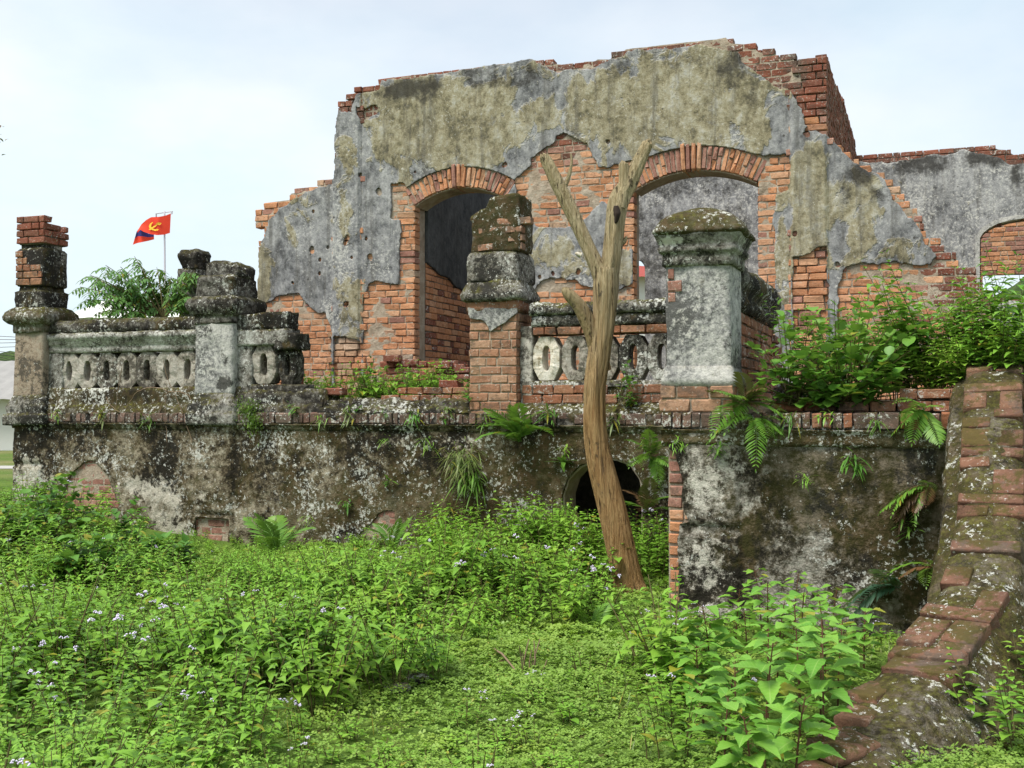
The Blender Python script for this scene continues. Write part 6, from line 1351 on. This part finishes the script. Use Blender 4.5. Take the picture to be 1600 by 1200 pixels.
# on the wing: round-leaved shrub and tall nettles
def wing_pt(x, y, o, z=None):
    u, zz = FR.px(x, y, o); return FR.p(u, ZW1 + 0.05 if z is None else z, o)
shrub('round_leaved_shrub', wing_pt(1320, 640, -0.30), (0.0, -0.10, 0.36, 0.74, 0.46, 0.50), 60, 800, 0.10, 0.85, ROUND, 'leaf_mid', 720, 'round-leaved green shrub spilling over the terrace wing cornice', 'shrub', droop=0.25)
shrub('round_leaved_shrub', wing_pt(1240, 640, -0.25), (0.0, 0.0, 0.36, 0.40, 0.3, 0.52), 26, 260, 0.085, 0.85, ROUND, 'leaf_mid', 721, 'small round-leaved shrub beside the domed pillar', 'shrub', droop=0.25)
tallb = [weed_mesh(730 + k, h, 15, 0.17, 0.26, 0.065, 'leaf_bright' if k % 2 else 'leaf', wr=0.5, droop=0.5) for k, h in enumerate((0.95, 1.1, 0.8))]
for k, (x, o_, s) in enumerate(((1440, -0.9, 0.95), (1490, -0.8, 0.95), (1530, -1.0, 1.0), (1575, -0.8, 1.0), (1620, -0.7, 1.05), (1460, -0.5, 0.55), (1510, -0.35, 0.55), (1560, -0.4, 0.7), (1400, -1.1, 0.8), (1360, -1.3, 0.85), (1310, -1.4, 0.8))):
    ob = bpy.data.objects.new('nettle_clump', tallb[k % 3]); COL.objects.link(ob); ob.location = wing_pt(x, 620, o_, ZW1 + 0.10); ob.rotation_euler = (0, 0, k * 1.3); ob.scale = (s, s, s)
    tag(ob, 'tall leafy nettle clump growing on the terrace wing', 'plant', 'nettles on the terrace wing')
for k, (x, y, Yd) in enumerate(((1592, 1010, 6.2), (1596, 1190, 5.2), (1588, 1120, 5.6), (1612, 1080, 5.6))):
    p = at_depth(x, y, Yd); ob = bpy.data.objects.new('flowering_weed', ager[k % 4]); COL.objects.link(ob); ob.location = on_ground(p.x, p.y); ob.rotation_euler = (0, 0, k); tag(ob, 'small weed growing on the stair side of the mossy wall', 'weed', 'weeds on the stair side')
# plants on the terrace
def terr_pt(x, o, z=FLOOR): return FT.p(FT.px(x, 600, o)[0], z, o)
ts = [(float(x), float(o)) for x, o in zip(rng.uniform(465, 745, 46), rng.uniform(-2.0, -0.45, 46))]
copies('terrace_weed', [low_m[0], low_m[2], low_m[4], nettle[6], nettle[2]], [(terr_pt(x, o, FLOOR + 0.02), 1.5 if o < -0.9 else 1.2) for x, o in ts], 'small green weed growing on the terrace floor', 'weed', 'weeds on the terrace', rng, 0.9, 1.4)
for k, (x, o_, w, h) in enumerate(((583, -1.2, 0.42, 0.62), (690, -1.6, 0.45, 0.75), (640, -1.5, 0.4, 0.5), (478, -1.0, 0.35, 0.5))):
    shrub('terrace_bush', terr_pt(x, o_), (0, 0, h * 0.55, w * 0.6, w * 0.5, h * 0.5), 16, 190, 0.10, 0.7, TRI, 'leaf_dark' if k % 2 == 0 else 'leaf', 740 + k, ('dark leafy bush on the terrace before the left plaster pilaster', 'straggly light green bush on the terrace under the left archway', 'leafy bush on the broken terrace steps', 'feathery green bush beside the broken balustrade stub')[k], 'bush')
shrub('ledge_bush', FT.p(ut(742), 1.66, -0.02), (0, 0, 0.12, 0.26, 0.16, 0.22), 16, 170, 0.065, 0.75, TRI, 'leaf_dark', 750, 'small leafy bush on the ledge at the foot of the brick pillar', 'bush')
shrub('ledge_bush', FT.p(ut(978), 1.66, 0.04), (0.05, 0, 0.18, 0.16, 0.1, 0.28), 10, 80, 0.075, 0.75, TRI, 'leaf_dark', 751, 'vine-like plant climbing the oval balusters behind the dead tree', 'bush')
# small tree on the terrace behind the long balustrade
def droopy_tree():
    r = np.random.default_rng(31); base = at_depth(262, 560, 16.6); base.z = FLOOR - 0.3; o = thing('small_tree', base, 'small tree with drooping leaflets behind the long balustrade', 'tree'); A, B = Acc(), Acc(); b0 = np.array(base)
    tips = [(125, 445), (140, 428), (165, 412), (188, 420), (210, 402), (222, 425), (245, 420), (135, 470), (170, 460), (205, 455), (240, 450), (268, 430), (290, 425), (302, 440), (275, 450), (300, 460), (160, 485), (200, 488), (240, 480), (285, 480), (150, 440), (180, 440), (255, 465), (305, 425), (230, 470)]
    fork = np.array(at_depth(256, 500, 16.6)); stem(B, [b0, (b0 + fork) / 2 + [0.03, 0, 0], fork], 0.045, 0.03, 8)
    for k, (x, y) in enumerate(tips):
        e = np.array(at_depth(x, y + r.uniform(-4, 4), 16.6 + r.uniform(-0.5, 0.5))); mid = (fork + e) / 2 + [0, 0, 0.14]; t = np.linspace(0, 1, 8)[:, None]; pts = (1 - t) ** 2 * fork + 2 * t * (1 - t) * mid + t * t * e; stem(B, pts, 0.016, 0.004)
        for f in np.arange(0.42, 1.01, 0.075):
            p = np.array([np.interp(f, t[:, 0], pts[:, i]) for i in range(3)]); 
            for sg in (-1, 1):                                          # a pinnate leaf: leaflets on a short drooping rachis
                a = math.atan2(e[1] - fork[1], e[0] - fork[0]) + sg * r.uniform(0.5, 1.5); d = np.array([math.cos(a), math.sin(a), r.uniform(-0.1, 0.3)]); rl = r.uniform(0.12, 0.24); n = 4
                rt_ = np.linspace(0.2, 1, n); P = p + np.outer(rt_ * rl, d) - np.outer(rt_ ** 2, [0, 0, 0.10 * rl / 0.2]); stem(B, np.vstack([p, P]), 0.003, 0.002, 3)
                for s2 in (-1, 1):
                    aa = a + s2 * 0.9; dd = np.array([math.cos(aa), math.sin(aa), -0.25]); leaves(A, P, np.tile(dd, (n, 1)) + r.normal(0, 0.15, (n, 3)), r.uniform(0.07, 0.12, n), 0.035, 0.6, 0.25, LANCE)
    for nm, ac, m in (('crown', A, 'leaf_tree'), ('trunk', B, 'stem')): obj(nm, ac.mesh(nm), M[m], o)
droopy_tree()
# a tree that reaches in from the left edge
def edge_tree():
    r = np.random.default_rng(41); Y = 19.0; base = at_depth(-170, 700, Y); base.z = 0.3; o = thing('roadside_tree', base, 'reddish tipped tree whose branch reaches in at the edge', 'tree'); A, B = Acc(), Acc(); b0 = np.array(base); top = np.array(at_depth(-150, 200, Y)); stem(B, [b0, (b0 + top) / 2, top], 0.16, 0.07, 8)
    for k in range(46):
        e = np.array(at_depth(-110 + r.normal(0, 62), 190 + r.normal(0, 60), Y + r.normal(0, 0.6)))
        if to_px(*e)[0] > 1: e = np.array(at_depth(r.uniform(-30, -3), r.uniform(195, 245), Y))
        mid = (top + e) / 2 + [0, 0, 0.2]; t = np.linspace(0, 1, 6)[:, None]; f0 = np.array(at_depth(-150, 320, Y)); pts = (1 - t) ** 2 * f0 + 2 * t * (1 - t) * mid + t * t * e; stem(B, pts, 0.03, 0.006); m = 26
        P = np.stack([np.interp(r.uniform(0.5, 1, m), t[:, 0], pts[:, i]) for i in range(3)], -1) + r.normal(0, 0.08, (m, 3)); leaves(A, P, r.normal(size=(m, 3)), r.uniform(0.08, 0.16, m), 0.05, 0.4, 0.2, LANCE)
    for nm, ac, m_ in (('crown', A, 'fern_brown'), ('trunk', B, 'stem')): obj(nm, ac.mesh(nm), M[m_], o)
edge_tree()

# ---- ferns: every frond is a part
def frond_mesh(seed, L, mat, npin=17, curl=0.5, pw=0.30):
    r = np.random.default_rng(seed); A = Acc(); t = np.linspace(0, 1, npin + 3); P = np.stack([L * t * (1 - 0.12 * curl * t), 0.03 * L * np.sin(t * 3 + seed), L * (0.35 * t - curl * t * t)], -1); stem(A, P, 0.004 * L / 0.5, 0.001, 3)
    T = np.gradient(P, axis=0); f = t[2:-1]; pl = pw * L * np.sin(np.pi * np.clip(0.12 + 0.86 * f, 0, 1)) ** 0.8
    for sg in (-1, 1):
        D = np.stack([0.35 * np.ones(len(f)), sg * np.ones(len(f)), 0.12 * np.ones(len(f))], -1) + 0.5 * T[2:-1] / np.linalg.norm(T[2:-1], axis=1, keepdims=True); leaves(A, P[2:-1], D + r.normal(0, 0.07, D.shape), pl, L * 0.045, 0.35, 0.15, LANCE)
    leaves(A, [P[-1]], [T[-1]], L * 0.07, L * 0.03, 0.3, 0.1, LANCE); me = A.mesh('frond'); me.materials.append(M[mat]); return me
FRN = {m: [frond_mesh(800 + k, 1.0, m, 17 + k, c) for k, c in enumerate((0.45, 0.7, 0.95, 0.3))] for m in ('fern', 'fern_blue', 'fern_brown')}
def fern(p, n, L, seed, label, mats=('fern',), az=(0, 6.28), el=(0.3, 1.0), face=None):
    r = np.random.default_rng(seed); o = thing('fern', p, label, 'fern', 'ferns on the walls')
    for k in range(n):
        a = r.uniform(*az); m = mats[int(r.integers(len(mats)))]; fo = bpy.data.objects.new('frond', FRN[m][int(r.integers(4))]); COL.objects.link(fo); fo.parent = o
        fo.matrix_basis = Matrix.Rotation(a, 4, 'Z') @ Matrix.Rotation(-r.uniform(*el), 4, 'Y') @ Matrix.Rotation(r.uniform(-0.4, 0.4), 4, 'X') @ Matrix.Scale(L * r.uniform(0.6, 1.15), 4)
fa = math.atan2(NV[1], NV[0]); fan = (fa - 1.5, fa + 1.5)
fern(FT.p(*FT.px(812, 690, 0.06), 0.06), 13, 0.52, 1, 'large green fern rooted below the terrace cornice by the brick pillar', az=fan, el=(0.0, 1.25))
fern(FT.p(*FT.px(1020, 715, 0.05), 0.05), 9, 0.42, 2, 'fern hanging beside the bare brick corner of the wing', az=fan, el=(-0.6, 0.9))
fern(on_ground(*ground_px(430, 868)[:2]), 9, 0.62, 3, 'fern standing among weeds at the foot of the terrace wall', az=(0, 6.28), el=(0.5, 1.2))
fern(on_ground(*ground_px(612, 862)[:2]), 5, 0.42, 4, 'small upright fern against the dark terrace wall', el=(0.8, 1.3))
fern(wing_pt(1165, 640, -0.02), 14, 0.40, 5, 'fern cluster at the foot of the domed pillar', ('fern', 'fern', 'fern_brown'), az=fan, el=(-0.2, 1.2))
fern(wing_pt(1185, 660, 0.07, zr_(1185, 655)), 7, 0.34, 6, 'fern drooping over the wing cornice bricks', az=fan, el=(-0.9, 0.3))
fern(FR.p(*FR.px(1445, 640, 0.06), 0.06), 9, 0.36, 7, 'fern in the angle between wing cornice and stair wall', az=(fa - 1.6, fa + 0.6), el=(-0.8, 0.8))
fern(FR.p(*FR.px(1452, 760, 0.05), 0.05), 10, 0.40, 8, 'half brown fern in the corner of wing and stair wall', ('fern', 'fern_brown', 'fern_brown'), az=(fa - 1.7, fa + 0.1), el=(-0.9, 0.3))
fern(FR.p(*FR.px(1408, 920, 0.04), 0.04), 5, 0.42, 9, 'bluish green fern low on the stained wing wall', ('fern_blue',), az=(fa - 1.6, fa - 0.4), el=(-0.1, 0.7))
fern(FR.p(*FR.px(1462, 890, 0.05), 0.05), 6, 0.30, 10, 'brown and green fern fronds low in the stair wall corner', ('fern', 'fern_brown'), az=(fa - 1.6, fa), el=(-0.6, 0.6))
fern(on_ground(*ground_px(925, 985)[:2]), 4, 0.36, 11, 'bright young fern on the ground below the dead tree', el=(0.5, 1.0))
fern(FT.p(*FT.px(1012, 800, 0.4), 0.4), 9, 0.5, 12, 'fern in the dark nook right of the dead tree', ('fern', 'fern_brown'), el=(0.2, 1.1))
def tuft(name, p, n, L, w, mat, seed, label, az=(0, 6.28), el=(0.1, 1.3), droop=0.8, cat='grass', spread=0.06):
    r = np.random.default_rng(seed); A = Acc(); a = r.uniform(*az, n); e = r.uniform(*el, n); D = np.stack([np.cos(a) * np.cos(e), np.sin(a) * np.cos(e), np.sin(e)], -1)
    leaves(A, np.asarray(p) + r.normal(0, 1, (n, 3)) * spread, D, L * r.uniform(0.5, 1.1, n), w, droop * r.uniform(0.4, 1.4, n), 0.2, LANCE); return tag(obj(name, A.mesh(name), M[mat]), label, cat, None, 'stuff' if cat == 'moss' else None)
tuft('grass_tuft', FT.p(*FT.px(722, 715, 0.08), 0.08), 170, 0.30, 0.012, 'grass', 1, 'pale arching grass tuft hanging on the terrace wall', az=fan, el=(-0.6, 1.0), spread=0.07)
tuft('grass_tuft', FT.p(*FT.px(735, 745, 0.08), 0.08), 90, 0.26, 0.016, 'fern', 2, 'greener grass tuft under the pale one on the terrace wall', az=fan, el=(-0.7, 0.7))
tuft('moss_cushion', FT.p(*FT.px(390, 640, 0.06), 0.06), 900, 0.05, 0.008, 'moss', 3, 'bright green moss cushion on the cornice beside the low pillar', az=fan, el=(-0.8, 1.2), spread=0.075, droop=0.3, cat='moss')
tuft('moss_cushion', FT.p(*FT.px(398, 660, 0.10), 0.10), 500, 0.045, 0.008, 'moss', 4, 'small moss cushion trailing below the larger one', az=fan, el=(-1.0, 0.8), spread=0.06, droop=0.3, cat='moss')
for k, (x, y, L) in enumerate(((610, 752, 0.16), (878, 722, 0.24), (560, 640, 0.12), (695, 655, 0.12))):
    tuft('wall_plant', FT.p(*FT.px(x, y, 0.05), 0.05), 12, L, L * 0.2, 'leaf_dark', 20 + k, ('small rosette of narrow leaves midway on the terrace wall', 'long-leaved plant above the vent arch', 'tiny green plant on the broken cornice', 'pale rosette on the cornice above the grass tuft')[k], az=fan, el=(-0.3, 1.0), droop=0.4, cat='plant', spread=0.01)
hang = [(90, 648), (160, 650), (232, 655), (460, 640), (500, 655), (548, 648), (600, 642), (650, 650), (668, 690), (700, 640), (760, 655), (860, 650), (885, 700), (960, 655), (1010, 690), (540, 790), (480, 815), (700, 800), (600, 690)]
for k, (x, y) in enumerate(hang):
    o_ = tuft('ledge_weed', FT.p(*FT.px(x, y, 0.07), 0.07), 26, 0.10 + 0.05 * (k % 3), 0.022 if k % 2 else 0.010, ('leaf', 'grass', 'fern', 'leaf_dark')[k % 4], 60 + k, 'small green tuft rooted in the stained terrace cornice', az=fan, el=(-0.7, 1.0), droop=0.6, cat='weed', spread=0.035); o_['group'] = 'tufts on the terrace wall'
for k, (x, y) in enumerate(((1060, 690), (1120, 700), (1230, 655), (1290, 650), (1370, 660), (1330, 720), (1260, 745), (1420, 820))):
    o_ = tuft('ledge_weed', FR.p(*FR.px(x, y, 0.07), 0.07), 26, 0.09 + 0.04 * (k % 3), 0.018 if k % 2 else 0.009, ('leaf', 'fern', 'leaf_dark')[k % 3], 90 + k, 'small green tuft rooted in the terrace wing wall', az=fan, el=(-0.8, 0.9), droop=0.6, cat='weed', spread=0.03); o_['group'] = 'tufts on the wing wall'
# dry creeper stems on the long balustrade
def creeper():
    r = np.random.default_rng(9); A = Acc()
    for (pts) in ([(300, 690), (283, 640), (262, 590), (255, 560)], [(262, 610), (240, 605), (215, 612), (195, 640)], [(262, 612), (290, 615), (310, 640)], [(190, 575), (186, 600), (180, 640)], [(165, 620), (180, 640), (200, 648)], [(262, 612), (250, 640), (246, 660)], [(262, 690), (258, 640), (262, 600)]):
        P = spline(np.array([FT.p(*FT.px(x, y, 0.06), 0.06)[:] for x, y in pts]), 5); stem(A, P + r.normal(0, 0.006, P.shape), 0.006, 0.003, 4)
    tag(obj('dry_creeper', A.mesh('dry_creeper'), M['dry']), 'dry leafless creeper stems over the long balustrade plinth', 'creeper')
creeper()
# dead sticks and stump in the clearing
def stump():
    p = ground_px(828, 1050); r = np.random.default_rng(3); o = thing('cut_stump', p, 'cluster of cut dry weed stumps in the clearing', 'stump')
    for k in range(9):
        a = r.uniform(0, 6.28); A = Acc(); b = np.array(p) + np.array([math.cos(a), math.sin(a), 0]) * r.uniform(0, 0.1); d = np.array([r.normal(0, 0.35), r.normal(0, 0.35), 1]) * r.uniform(0.08, 0.22); stem(A, [b - [0, 0, 0.02], b + d * 0.5 + r.normal(0, 0.012, 3), b + d], 0.006, 0.003, 6); obj('dry_stick', A.mesh('dry_stick'), M['dry'], o)
stump()
for k, (x, y, x2, y2) in enumerate(((765, 1020, 805, 1060), (700, 985, 715, 960), (335, 1035, 375, 1015), (395, 960, 412, 972))):
    a, b = ground_px(x, y), ground_px(x2, y2); A = Acc(); stem(A, [a + Vector((0, 0, 0.04)), (a + b) / 2 + Vector((0, 0, 0.07)), b + Vector((0, 0, 0.05))], 0.008, 0.005, 6)
    tag(obj('dry_branch', A.mesh('dry_branch'), M['dry']), ('dry stick lying beside the cut stumps', 'short pale stick among the weeds', 'grey stick in the small gap between weeds', 'thin brown stick among flowering weeds')[k], 'stick')
# two grey stones
for k, (x, y, s) in enumerate(((622, 1083, 0.055), (655, 1068, 0.05))):
    p = ground_px(x, y); bm = bmesh.new(); bmesh.ops.create_icosphere(bm, subdivisions=3, radius=1)
    for v in bm.verts: v.co = v.co * (1 + 0.3 * mnoise.noise(v.co * 1.7 + Vector((k * 5, 0, 0)))); v.co = Vector((v.co.x * s * 1.5, v.co.y * s, v.co.z * s * 0.55))
    me = bpy.data.meshes.new('stone'); bm.to_mesh(me); bm.free(); tag(obj('stone', me, M['stone'], None, Matrix.Translation(p + Vector((0, 0, 0.03)))), ('flat grey stone at the edge of the clearing', 'smaller grey stone leaning behind the flat one')[k], 'stone')
